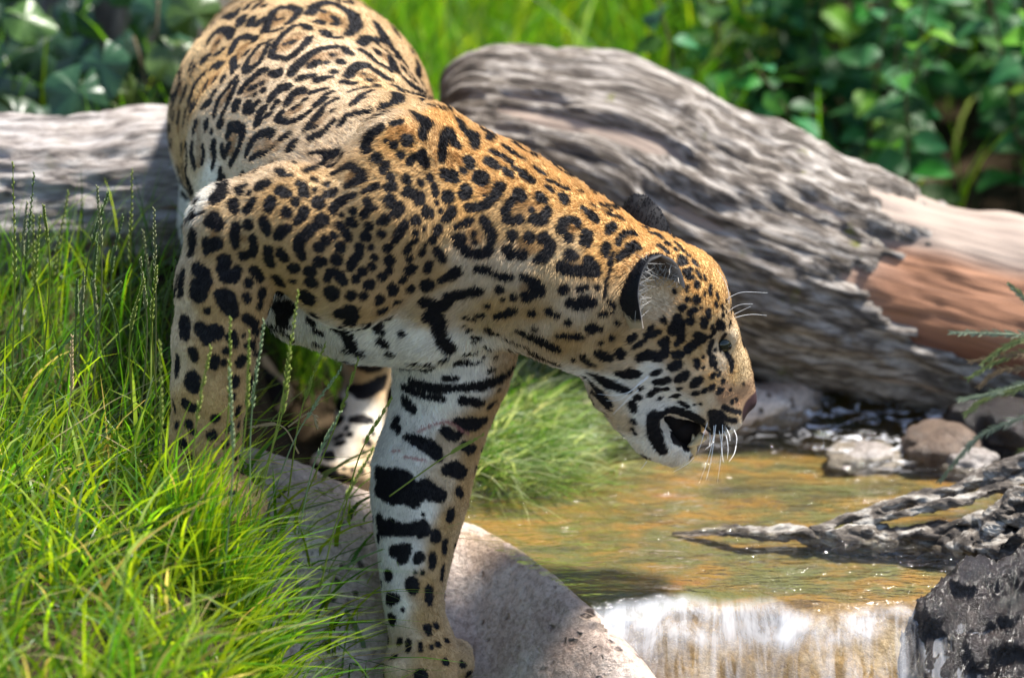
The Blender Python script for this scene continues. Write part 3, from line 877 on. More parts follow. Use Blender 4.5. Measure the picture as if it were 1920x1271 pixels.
tile(300, 180, 6.357, """160 30 25 150 120 25 130 220 22/230 220 25 210 300 22/290 270 22 280 330 20/170 210 15 150 300 15
350 40 35 380 5 25/400 90 35 390 150 30 380 190 15/560 100 40 510 130 25
720 10 18 680 90 22 650 190 20 650 240 15/820 20 14 800 100 14 760 190 14 730 260 14/720 330 42
900 90 35 900 150 35/1050 150 55 1080 180 35/1160 80 20 1130 110 20
420 340 45 410 400 40 400 430 25/550 320 30 550 380 25/610 430 18
1170 300 48 1150 340 30 1190 200 35 1240 150 30/1270 240 22 1310 220 20/1310 50 25 1340 10 25/1390 80 22 1340 150 15
1440 210 35 1400 260 35 1430 300 30 1520 320 28 1600 310 35 1680 270 30 1760 210 20 1840 140 15 1900 90 15
1520 100 35 1550 20 30/1600 150 28 1660 120 18/1730 50 25
1740 420 25 1790 350 30 1850 280 35 1900 220 40/1800 500 50 1870 470 45
840 360 40 900 370 45 970 400 40 980 470 35 960 540 25 940 620 22 900 700 22 870 760 22 840 810 20/820 420 30 800 500 22
740 600 22 740 660 22 750 720 10/820 590 28 790 660 22 770 730 15/720 880 20 710 920 15
640 560 28 630 620 30 650 700 25 640 780 18 620 860 18/380 600 40 370 690 40 390 770 40 410 850 30/510 600 15 520 700 20 500 800 18
1030 700 25 1070 600 35 1110 530 38 1180 470 40 1270 440 40 1340 470 40 1310 500 25/1430 520 30 1480 490 45 1540 470 30/1560 600 70 1590 570 50
1340 620 22/1080 750 20 1160 710 22 1260 690 25/270 860 30 300 950 40 350 1050 40 380 1120 40 300 1200 40
700 1060 50 740 1000 50 720 1120 60 660 1190 60 620 1240 50/980 960 40 1010 955 20/1120 920 28 1170 895 25
940 1110 55 1000 1080 35/1060 1160 28/1180 1080 65 1260 1050 55/1330 820 28/1410 890 45 1470 950 40 1540 950 35/1600 810 40
1720 900 30 1800 870 35 1880 850 25/1430 1130 65 1500 1170 50/1660 1050 45 1700 1050 30/1700 1140 50 1730 1190 40/1840 1000 35/1840 1130 30
860 1260 40/1100 1250 35/1320 1250 55/1610 1250 40/1870 1240 45""")
tile(560, 180, 6.357, """330 30 18 260 90 18 180 150 18 80 220 20 10 260 20
460 30 12 380 70 18 310 120 20 240 200 28 170 290 32 110 360 35 80 410 25/400 180 25/180 380 30
150 510 45 230 470 40 310 410 32 380 340 30 420 290 20
480 360 28 520 300 35 570 240 38 650 220 35 750 200 32 850 190 28/640 110 22 700 60 28 780 20 25
980 160 45 1080 110 45 1170 60 55 1180 10 55/1130 330 45 1220 310 40
1390 230 70 1430 290 60 1530 300 80 1480 400 50 1470 480 60/970 390 55 900 430 60 830 500 75 800 590 75 810 650 55
1040 540 22/1130 590 45/1290 530 70/1210 710 42/920 750 70/1030 830 50 1000 900 40
1480 690 50 1440 730 45 1500 800 60/1480 690 50 1370 740 35 1320 790 45
1780 430 50 1730 520 70 1690 640 55 1690 740 45/1780 430 50 1820 530 80/1750 940 70 1840 960 65
330 700 50 410 700 70 460 700 70/410 720 60 340 780 45 240 840 40 120 890 35 70 910 25/120 690 15 200 680 20 300 680 30
600 840 50 520 880 45 420 930 40 380 950 20/620 840 40 660 870 40 740 930 55 740 990 65 650 1040 45 570 1080 35
170 1000 30/330 1055 40/310 1190 30 400 1150 40 450 1130 20/180 1120 25/40 1060 45 70 1140 45 60 1180 40/230 1250 45
780 1150 25 850 1110 35 930 1080 35/480 1260 40 560 1230 35 640 1190 35
1090 970 48/1110 1080 60 1060 1100 40/1280 1000 55/1450 1045 45/1560 980 50/1610 1080 45 1620 1140 45/1770 1210 75
1310 1140 60 1400 1200 60 1460 1200 50/1080 1250 70/820 1260 40""")
tile(320, 360, 6.357, """620 20 50 560 60 80 520 110 50/740 150 60 760 220 50/970 120 35 930 190 50 900 220 40/820 10 40/930 20 25
1190 130 70 1160 200 55/1330 10 60 1400 30 40/1480 125 45/1590 20 60/1375 250 60/1590 230 55 1560 300 50 1500 355 40/1850 40 40/1755 130 65
440 360 50 500 340 90 560 390 70/430 620 65 480 650 70 560 610 65/480 650 60 420 710 40
270 490 50 260 580 75 260 680 65 230 740 35/780 420 50 760 520 50 770 630 45/920 400 55/980 560 45 990 650 40 970 740 45/870 760 55
1100 340 45 1130 420 55 1150 490 35/1280 520 55 1340 460 55 1400 430 40
1800 340 75 1720 400 45 1630 490 60 1540 570 60 1510 650 55 1540 730 50 1560 770 45
640 820 75 620 920 65 650 1020 60 750 1020 65 790 940 50/310 920 65 400 980 70 440 1060 55 330 1200 110/300 1110 70
1160 700 55 1160 800 50 1190 860 50/1310 730 60 1350 790 50/1840 580 50/1760 660 60/1760 840 60 1820 830 30
1460 910 65/1650 950 65/1670 1080 70/990 930 55 1050 1000 45 1070 1040 40/930 1090 55/1260 1020 55 1310 1100 55/1440 1060 35
1090 1210 65/1310 1210 50/900 1250 45/1610 1230 80/1890 970 45 1860 1030 35/150 960 35 130 1070 55 110 1180 40
570 1230 50 640 1220 60 720 1250 50/150 480 20 150 420 20/70 800 25 90 870 25/250 330 20 300 290 15 390 245 10/1890 1200 50""")
tile(580, 360, 6.357, """100 130 75/200 45 30 290 15 30/270 220 50 310 160 45 390 110 50 480 60 40 550 30 20/650 10 25
380 280 25/690 120 45/700 205 45 810 200 12/520 230 45/650 280 45/350 400 45 400 450 40 450 520 45 470 570 30/490 360 55 530 380 40
950 110 70/1060 200 70 1030 270 45 970 270 25/920 310 40 880 340 55 830 360 30/700 415 45
1140 20 40 1250 30 50 1300 80 80/1500 20 45/1650 70 70/1510 135 30/1565 230 28/1700 220 55 1660 290 55 1610 330 40/1390 240 70 1430 260 55
1270 345 60 1220 350 35/1120 400 55 1070 480 55 1010 580 40/670 535 60/860 500 45/285 530 48/190 580 55/100 660 55/370 660 60
590 660 45 600 730 40 540 800 50 490 880 45 480 920 30/730 665 35/930 665 55/770 785 40/950 815 60/740 890 45/630 950 48
320 810 65/110 835 65 170 840 35/940 940 45/870 1010 55/545 1040 45/1280 575 22 1230 600 35 1180 640 30 1160 700 45/1190 800 50/1260 495 40
1530 450 55 1490 520 30/1460 580 50/1340 720 42/1370 635 20/1360 445 20/1510 690 40 1560 770 45 1590 820 30
1420 860 40 1400 930 38/1150 920 35 1200 930 65 1240 920 35/1110 1050 48/1200 1155 50/1400 1110 75/970 1130 45 1000 1180 60 960 1210 35
710 1110 65/210 1040 40/240 950 40 310 950 45 370 1020 55 400 1070 50/30 950 50/30 1080 65/260 1210 85/500 1230 50/640 1240 45/820 1260 35
1560 1060 35 1660 1010 50 1750 960 60/1780 570 70 1810 650 45 1870 720 40/1740 430 25 1820 390 30 1890 360 35/1890 190 45/1850 30 70""")
tile(820, 180, 6.357, """130 410 50 60 520 70 60 640 60 50 740 55/130 410 50 180 540 85 240 600 45
230 270 40 290 350 50 330 440 45 350 490 25/430 450 60 440 540 65 430 600 55/330 270 25 390 300 30 480 340 50 560 420 60 640 470 60 610 520 45
150 130 20 240 170 25 350 190 20/370 770 70 380 830 55/310 900 45/80 940 60 170 960 75 200 990 55
620 790 75 690 840 55/800 870 30 840 920 50 870 950 40/640 660 35 740 710 45 840 770 40 890 795 20
800 610 35 880 670 40 960 720 30 1030 760 20/900 850 30 980 890 30 1050 920 18/1000 950 30 1060 980 50 1120 1010 45
1150 850 30 1210 900 35 1270 930 30/1310 1010 25 1400 1040 25 1480 1090 22 1560 1110 20/1290 1080 20 1370 1130 30/1450 1010 15
520 980 95 450 1000 40/340 1120 70 340 1180 60/740 1090 65 700 1170 55 640 1240 40/970 1180 80/1220 1210 70/1500 1210 70/1680 1130 20 1730 1150 12""")
tile(820, 360, 6.357, """120 70 70/330 30 55/700 20 50 640 100 45 570 160 45 480 200 40 380 190 50/560 50 20
40 230 28/190 220 40 160 290 45 90 330 40/220 430 25 290 390 30 370 360 40 410 340 25/550 340 50 600 420 50 640 510 55 640 590 45
230 560 55 270 640 40 340 710 55 440 740 50 550 740 55 610 690 50/430 510 28/440 600 28
990 50 70 900 80 35 850 150 40 800 240 50 810 310 50 880 350 50 980 330 50/1220 60 60 1270 100 40/1120 220 35/1150 330 60 1240 340 60 1290 270 55 1310 220 50
1500 70 70 1510 120 45/890 530 60/1090 545 62/1270 560 70 1340 640 65 1310 740 55 1240 800 60 1170 820 30
830 690 55 870 750 55/1020 755 55 950 760 40/1480 460 65 1500 360 60 1600 330 50 1670 360 50 1670 410 35/1550 550 65
1780 510 75 1760 600 70/1570 760 70 1630 760 50/1480 900 70 1580 940 60 1700 950 60 1820 930 80 1870 900 60/1800 830 65 1840 900 60
1740 220 40 1800 270 50 1870 330 55/470 920 35 550 930 45 620 950 30/700 1000 30 780 1020 40 870 1020 35
1010 1020 35 1090 1050 45 1170 1100 55 1230 1170 50 1150 1220 50/740 1160 42/50 1060 30 130 1010 45 220 950 55
100 1240 35 200 1220 45 330 1200 40 440 1180 45 510 1180 35/1500 1170 60/1690 1170 30 1770 1140 25/900 1250 35/1040 1250 50""")
tile(1060, 340, 7.942, """260 400 40 330 450 55 430 530 70 450 600 40/610 970 70 580 1080 60/720 650 60 680 690 80 620 770 40
520 350 25 600 390 30 680 440 25/600 480 25 720 510 40 830 560 40/380 350 20 450 390 18/560 430 20/990 550 20 1100 570 25
780 930 45 800 850 40 870 790 45 960 770 50 1040 780 40/1100 990 40 1040 960 70 930 980 55/1000 1010 55 920 1050 55 830 1110 55 770 1160 30
1170 700 35 1240 700 25/1270 770 45 1360 790 45 1420 840 35/1310 680 25 1400 740 30 1440 770 15
1390 960 35 1460 1000 30 1530 1060 25/1520 930 50/1640 1010 35/1690 960 35 1740 1020 22 1780 1060 18/1640 920 15/1550 810 30 1620 850 20
1740 1160 75 1710 1210 50/1830 1100 25/720 1060 15 690 1140 20 650 1230 30""")  # last stroke paints the shade of the fold at the ear's base
tile(1060, 480, 7.942, """340 80 60 400 180 80 450 260 70 350 270 60 200 260 50 60 250 50/690 90 12 650 230 14 620 360 12 590 520 16 580 610 12
170 510 25 250 480 30 330 470 25/470 480 35/20 500 40/90 700 65 180 720 75 300 690 85 400 690 60
510 880 25 560 870 45 590 870 40/690 850 22/650 690 30 720 750 40/760 1000 35/340 1090 40 430 1090 60 510 1100 35/30 1000 40/50 1200 40 130 1210 35 220 1210 45
690 1220 40/970 1230 50 1030 1190 35/1450 950 40 1490 985 22/1240 1110 40 1290 1050 25/1200 1180 35 1290 1170 35 1390 1130 40
1660 920 55 1640 1010 70 1580 1100 65/1680 980 60 1700 1080 65 1720 1180 60 1720 1250 50/1740 770 50/1820 640 28/1860 850 45/1860 970 60
1855 190 30/1780 240 40 1840 310 40/1810 480 25/1620 520 25""")  # the long thin stroke continues the shade painted in the ear-base fold
tile(1220, 460, 7.942, """480 230 75 420 260 40/500 390 35 540 400 60 570 470 45/590 350 30/635 480 25
620 215 15 650 250 30 700 300 20/690 380 15 720 430 28 750 490 20/790 450 15 810 500 22
560 145 22/695 570 40 690 600 40/550 620 22 525 670 20/900 600 22 890 640 30 890 720 28/980 700 12 990 740 22 1010 800 18/970 870 32 980 900 25/1060 910 28 1080 950 20
680 810 65/545 810 28/465 930 50/590 1000 45 660 960 40/600 1130 48/855 990 42 870 1060 35/790 1110 45 800 1190 55/1080 1040 35
1020 1150 50 1060 1200 60 1000 1230 40/920 1220 30/800 690 12 800 750 14/745 935 14/1130 830 18/175 1110 40 210 1150 18/400 1090 65 390 1180 85
350 685 30/1190 1130 12 1170 1200 18/1130 990 22""")
tile(1220, 600, 7.942, """590 30 50/800 50 60/1000 50 40 1030 80 60 1090 110 40/920 110 28 940 190 25/890 240 35/910 330 40 880 430 40 870 490 25/960 450 22
920 570 50 910 650 45 960 650 35 960 700 20/690 230 60 770 280 75 680 330 75 600 390 65 550 440 60/350 515 40 410 510 60 470 510 35/310 480 14
300 690 50 370 680 75 440 650 40/420 880 65 470 850 70 520 810 60/730 890 55 680 920 75 620 970 45
680 620 45 690 650 50 700 700 25/780 555 15/785 710 20/915 840 40 940 820 30/1010 820 28 1040 780 15/990 740 14
1080 910 38/670 1090 45 640 1100 30/780 1060 35 820 1045 30/910 1010 45 940 980 30/1020 1060 48 1060 1040 30
70 920 45 160 920 60 250 890 50/20 1090 40 90 1030 50 180 1030 35 240 1020 25/415 1030 28 440 1020 20/350 1130 45 400 1110 35/130 1160 22
430 1220 25 510 1250 30/70 200 35 130 170 30/230 290 50 180 330 60 220 420 55 190 500 75 130 560 60 60 530 70
60 790 45 130 760 25/450 60 60 440 170 55 450 280 55 390 350 45/380 100 80 330 170 60
1150 530 32 1180 590 36 1210 680 32 1200 760 22/1210 1210 28/1270 1170 18/1380 950 20/1190 1040 22""")
tile(1060, 620, 7.942, """250 380 40 290 440 55 350 490 40 430 510 28/500 340 70 590 390 80 660 400 60/800 300 50 830 350 60 820 390 50/740 350 30
950 150 40 990 130 45 1040 90 30/1020 240 35 1110 190 35 1180 140 30/530 190 30/690 100 35
1100 420 55 1130 390 80 1220 360 80 1320 400 50 1420 380 75 1470 310 60 1500 180 55 1420 170 45
770 630 40 870 640 80 960 640 95 1060 640 60/940 590 50/1280 640 30 1340 610 25 1400 600 22
340 630 30 430 650 55 530 720 80 640 790 80 780 840 65 880 880 50 950 890 30
250 650 25 330 710 40 390 790 50 460 880 55 530 960 70 580 1030 70 640 1080 60/400 920 25 500 1010 30 600 1120 30 660 1170 25
1120 860 40/1060 990 45 1110 1000 25/980 1080 55 1010 1160 50 1040 1200 25/1350 770 55 1430 760 60 1520 740 45/1300 900 30 1380 870 45 1460 870 35 1510 860 28/1250 950 40 1310 930 30
1400 1000 25/1570 980 22 1620 970 45 1670 960 35/1680 870 28 1710 860 20/1640 530 75 1700 490 45/1600 560 45/1680 360 60 1620 350 35/1760 1090 35 1810 1120 30/110 440 25""")
tile(1180, 740, 7.942, """30 130 50 50 190 55 70 240 30/50 390 35 70 420 25/40 510 20 80 580 25/90 40 40/790 140 35 860 175 30/680 25 40/440 55 22
480 300 60 350 330 90 350 480 100 380 620 100 440 760 90 500 850 55
560 260 70 640 250 85 740 265 90 860 300 90 980 360 95 1070 430 100 1150 520 90 1200 590 55/1240 260 60 1270 350 90 1300 450 110 1330 540 80
1340 260 40 1400 320 40 1480 370 30 1580 390 30/1400 180 30 1470 220 35 1560 250 30 1650 260 25/1530 110 30/1600 90 18/970 145 15/1055 135 15/1470 500 25 1440 450 15""")
tile(820, 540, 6.357, """740 30 45/905 120 35/1070 110 60 1110 90 40/1210 40 70 1150 20 50/775 140 25
700 340 35 790 320 45 880 280 50 930 270 25/1125 305 45/1320 280 40 1370 310 35 1430 335 25/1550 420 40
470 50 60 350 60 55 230 90 60 130 120 55/40 200 70/460 330 25 540 330 20/590 220 25/310 355 15 380 370 20 440 380 15
310 460 18/370 515 30/420 590 20 490 605 22/430 650 30/590 490 25 650 540 28 730 560 15/570 700 20 630 740 22 720 730 15
310 790 20 360 790 35 440 780 30/240 890 40 310 890 45 400 910 15 500 890 12/90 850 35 40 860 40/550 830 15/690 830 15
800 610 15 880 640 15 970 680 18 1060 710 25/960 520 25 1060 570 45 1170 610 60 1280 660 65 1390 720 60 1440 740 40/1150 490 30
1150 780 50 1250 840 50 1350 880 45 1440 910 35/1430 580 25 1530 575 28 1640 575 30 1720 585 28
1580 180 55 1660 200 65 1750 180 75 1850 180 50/1840 490 65/1620 850 25/30 400 60 20 520 60 60 620 65 130 720 70 130 780 35
610 1000 20 660 980 18/80 1075 20 140 1080 30 220 1080 20
0 1200 40 120 1200 40 300 1190 40 450 1180 45 580 1140 45 700 1090 35 790 1050 25/850 1020 25 910 920 20 950 860 15/730 1220 15""")
tile(560, 540, 6.357, """100 110 95 80 150 70/390 60 85/620 95 55/760 100 45/960 155 60/1120 40 70/1330 20 45/1500 0 40/190 320 60 150 400 60/190 510 20 240 540 40 280 555 25
500 310 80 600 270 90 640 340 70 590 410 60/430 490 35 500 510 50 570 560 65 610 650 65 630 740 60 740 790 40/540 750 30
1000 270 55 960 270 30/1150 170 35 1190 170 25/1060 360 35 990 390 30/930 430 40 930 500 45 980 530 35/980 650 55 1030 690 35/1080 790 50/1220 540 38
1210 940 25 1280 940 35 1370 945 30/1730 860 40/1890 900 40/1500 170 70 1600 210 85 1700 220 80 1800 130 60 1880 90 55
1560 340 85 1640 370 80 1660 480 70 1680 580 65 1740 680 75 1800 750 60/1600 250 80 1600 340 80
1330 1110 30 1430 1150 45 1560 1190 50 1700 1200 50 1850 1200 40/1740 1080 25 1840 1080 30/1250 1180 25 1330 1220 40 1450 1250 30/210 670 30 270 690 20""")
tile(300, 540, 6.357, """250 50 55 230 90 35/450 50 95 470 110 65/740 110 75 790 160 95 830 230 85 880 310 55/1040 140 45/1210 80 60/1190 210 50/1430 60 50
1400 230 70 1540 230 75 1460 320 75 1450 420 75 1520 460 40/1740 110 85 1770 160 60/565 275 35/1020 350 50 1080 400 50 1140 460 55 1110 520 35
290 420 90 290 520 85 310 570 55/480 480 65 560 560 85 660 530 85/560 640 40/850 580 60 880 640 50 900 670 35/1080 680 45 1020 690 25
390 760 50 410 830 45/210 830 35 210 920 50 200 1030 35/790 760 40/660 850 45 640 910 60/760 890 35/960 880 70 1010 850 40/890 1120 65 880 1160 40/1050 1010 25
390 1080 85 400 1170 80 340 1130 55/990 570 15""")
tile(290, 720, 5.297, """310 200 45 370 240 40 420 240 25/190 180 20 205 260 22/220 410 30/340 400 40/770 130 35/830 250 35 820 300 25/600 340 40/750 420 35 720 460 20/830 410 25
380 470 30/570 510 45/280 600 45/140 620 30/820 520 25/350 750 45/180 860 45/700 600 35/590 820 30/220 990 25/310 1070 30/800 740 35/780 1190 30""")
tile(560, 640, 4.237, """400 150 35 480 190 35 560 220 30 650 210 20/350 290 25/420 370 35 500 400 65 580 370 50 660 330 50 690 290 25
300 480 45 340 520 40/320 630 45/430 620 30 510 620 40 580 630 22/380 690 20/290 770 18 340 750 18/310 810 25 350 805 20/400 740 22/540 800 25 560 810 20/590 730 15/520 880 18/550 960 15
230 900 45 260 920 30/150 1040 60 250 1060 60/350 1110 50 420 1140 40/500 1030 20/360 1010 12/430 1020 12""")
tile(660, 680, 5.647, """620 210 30 730 250 45 850 270 50 980 280 40 1100 270 30 1250 260 40 1400 240 55 1530 190 45 1620 140 35 1680 70 30
540 270 20 640 320 30 750 350 25 860 370 30 960 380 28/1170 400 45 1260 410 35 1340 430 40 1390 430 22/980 165 15 1040 165 25 1110 165 15
560 400 50 600 450 50 650 500 40/480 600 40 440 670 35 500 700 30 490 740 25/1100 630 30 1220 650 65 1330 650 60 1400 620 40
980 720 45 1050 770 50 1100 790 35 1140 750 35/580 790 30 690 830 50 800 880 65 880 940 65 920 1010 40
1180 880 40 1250 920 50 1290 920 30/1000 1130 50 1100 1120 65 1170 1160 55/1450 470 25 1510 420 20""")
tile(660, 860, 5.777, """280 150 60 350 230 110 480 230 110 570 220 80 600 330 110 700 380 90 800 310 80 870 380 75 960 400 60/680 480 50 600 400 80 440 400 90 300 330 80
1020 130 45 1110 120 70 1180 150 65/1150 350 40 1180 390 35/1070 590 50 1060 640 45
300 660 60 320 760 75 420 740 80 540 770 60 640 770 65 760 740 70 800 780 50 740 830 30/290 860 40
910 850 55 900 810 45/1005 900 30 1000 1000 32/730 1060 50 710 1090 40/870 1060 40 870 1120 42/990 1160 20 980 1210 25
460 1010 60 560 1000 70 540 1080 55/600 960 40/390 1250 50/770 600 15/760 1230 15""")
tile(660, 1060, 6.023, """410 110 60/680 210 70 690 270 50/870 270 45 870 370 45 880 420 25/1020 60 28 1010 150 25/430 380 70 500 370 40/450 610 65/850 700 40 870 770 22/950 680 35
635 860 30 640 950 25/770 880 20 780 950 15/970 890 30/1070 850 30/780 1240 70/1060 1090 40/1250 1120 30/1310 1230 40/540 860 35/570 500 20/900 920 20/470 1030 40/905 5 35/795 85 18/715 80 14""")
tile(0, 0, 1.0, """478 690 10 490 700 14 505 715 16 520 730 14/470 720 12 490 735 16 515 745 12/465 745 12 485 755 12/1358 628 4 1350 640 4 1350 655 4/1362 662 4 1372 678 5/380 905 8/412 928 7/436 925 6/452 948 6/402 958 7/360 930 7/425 955 5/370 965 6""")  # HINDFOOT and eye rim

def trace(strokes):
    out = []
    for s in strokes:
        pts = []
        if len(s) == 1:
            pts = s
        else:
            for p, q in zip(s[:-1], s[1:]):
                L = math.hypot(p[0] - q[0], p[1] - q[1])
                n = max(2, int(L / (0.45 * max(2.0, min(p[2], q[2])))) + 1)
                for t in np.linspace(0, 1, n):
                    pts.append(tuple(np.array(p) * (1 - t) + np.array(q) * t))
        for x, y, r in pts:
            h = hit(x, y)
            if h is not None:
                out.append((*h, r / pxm(h)))
    return np.array(out)
BLACK, SPOTS = SPOTS, []
tile(300, 0, 6.357, """690 480 80 640 600 60/1000 560 90 930 700 60/1170 640 50 1100 760 40/1480 190 110 1390 290 70/1620 430 110 1480 570 110/650 930 100 500 1080 110/1200 970 110 1080 1080 110/850 1080 45 760 1200 45/1780 760 90 1870 700 80/1600 1180 60 1700 1130 60/1180 60 60/850 130 50/250 1100 60""")
tile(560, 0, 6.357, """400 220 170 480 300 120/300 680 90 450 650 80 150 720 80/780 900 90 900 950 70/950 620 90 1080 740 70""")
tile(300, 180, 6.357, """460 330 60 460 600 60 460 800 60/870 500 70 840 650 70/1250 600 110 1150 640 90 1400 600 80/1550 200 80 1650 160 70/1850 350 60/620 700 30/720 120 40/220 150 40 220 400 50""")
tile(560, 180, 6.357, """300 250 60 220 350 50/1150 450 110 1300 420 70/1800 760 80/600 980 60""")
tile(820, 180, 6.357, """230 760 80/560 1110 80""")
tile(820, 360, 6.357, """430 540 110/950 200 90 1180 180 60/1050 640 110 1230 650 60/1600 450 50/1650 860 80/1030 1150 60""")
tile(320, 360, 6.357, """520 500 50/870 560 45/700 960 40/360 1030 40""")

fills = trace(SPOTS)
SPOTS = []
tile(660, 680, 5.647, '690 740 8 760 700 10 850 665 12 940 640 12 1010 622 12 1090 670 12 1150 715 11 1230 755 9/560 1000 9 660 1015 11 780 1040 9/430 940 8 500 935 8')
scratch = trace(SPOTS)                           # healing scratches on the far foreleg
SPOTS = BLACK
samp = []
for s in SPOTS:
    pts = []
    if len(s) == 1:
        pts = s
    else:
        for p, q in zip(s[:-1], s[1:]):
            L = math.hypot(p[0] - q[0], p[1] - q[1])
            n = max(2, int(L / (0.45 * max(2.0, min(p[2], q[2])))) + 1)
            for t in np.linspace(0, 1, n):
                pts.append(tuple(np.array(p) * (1 - t) + np.array(q) * t))
    for x, y, r in pts:
        h = hit(x, y)
        if h is not None:
            tz = float(smooth01(h[1], 0.03, 0.16)) if (h[0] < -0.13 and h[2] > 0.38) else 0.0
            samp.append((*h, r / pxm(h) * ((1.12 if h[0] < 0.05 else 1.05) + 0.28 * tz) + 0.0010 + 0.0008 * tz))
samp = np.array(samp)
# marks of the same kind on the sides the photograph does not show
cand = JV[rng.permutation(len(JV))[:6000]]
tocam = CAM - JV; tocam /= np.linalg.norm(tocam, axis=1)[:, None]
facing = (JN * tocam).sum(1)
idx = rng.permutation(len(JV))[:9000]
extra, centers = [], []
headp = W(1280, 640, HX)
for i in idx:
    p = JV[i]
    if np.min(np.linalg.norm(samp[:, :3] - p, axis=1) - samp[:, 3]) < 0.016:
        continue
    if facing[i] > 0.15:
        h = bvh.ray_cast(Vector(CAM), Vector(-tocam[i]))
        if h[0] is not None and (Vector(p) - h[0]).length < 0.012:
            continue
    small = np.linalg.norm(p - headp) < 0.17 or p[2] < 0.25
    gap = 0.024 if small else 0.052
    if centers and np.min(np.linalg.norm(np.array(centers) - p, axis=1)) < gap:
        continue
    centers.append(p)
    nrm = JN[i]
    t1 = np.cross(nrm, [0.3, 0.2, 0.9]); t1 /= np.linalg.norm(t1) + 1e-9
    t2 = np.cross(nrm, t1)
    if small:
        extra.append((*p, random.uniform(0.004, 0.008)))
    else:
        rr = random.uniform(0.013, 0.02)
        a0 = random.random() * 6.28
        for a in np.arange(0, random.uniform(4.2, 6.0), 0.45):
            extra.append((*(p + rr * (math.cos(a + a0) * t1 * 1.2 + math.sin(a + a0) * t2)), random.uniform(0.004, 0.007)))
        extra.append((*(p + 0.004 * t1), 0.0025))
samp = np.vstack([samp, np.array(extra)])

def fill_amount(P):
    """tawny centres of the rosettes, 0..1"""
    out = np.zeros(len(P))
    for i in range(0, len(P), 20000):
        D = np.linalg.norm(P[i:i + 20000, None, :] - fills[None, :, :3], axis=2) - fills[None, :, 3]
        out[i:i + 20000] = 1 - smooth01(D.min(1), -0.002, 0.004)
    return out

def spot_dist(P):
    """signed distance (m) to the nearest black mark, computed cell by cell"""
    cs = 0.03
    out = np.full(len(P), 0.05)
    key = np.floor(P / cs).astype(int)
    order = np.lexsort(key.T)
    ks = key[order]
    br = np.flatnonzero(np.any(np.diff(ks, axis=0) != 0, axis=1)) + 1
    for seg in np.split(order, br):
        c = (key[seg[0]] + 0.5) * cs
        near = samp[np.linalg.norm(samp[:, :3] - c, axis=1) - samp[:, 3] < 0.055]
        if len(near):
            D = np.linalg.norm(P[seg][:, None, :] - near[None, :, :3], axis=2) - near[None, :, 3]
            out[seg] = np.minimum(0.05, D.min(1))
    return out

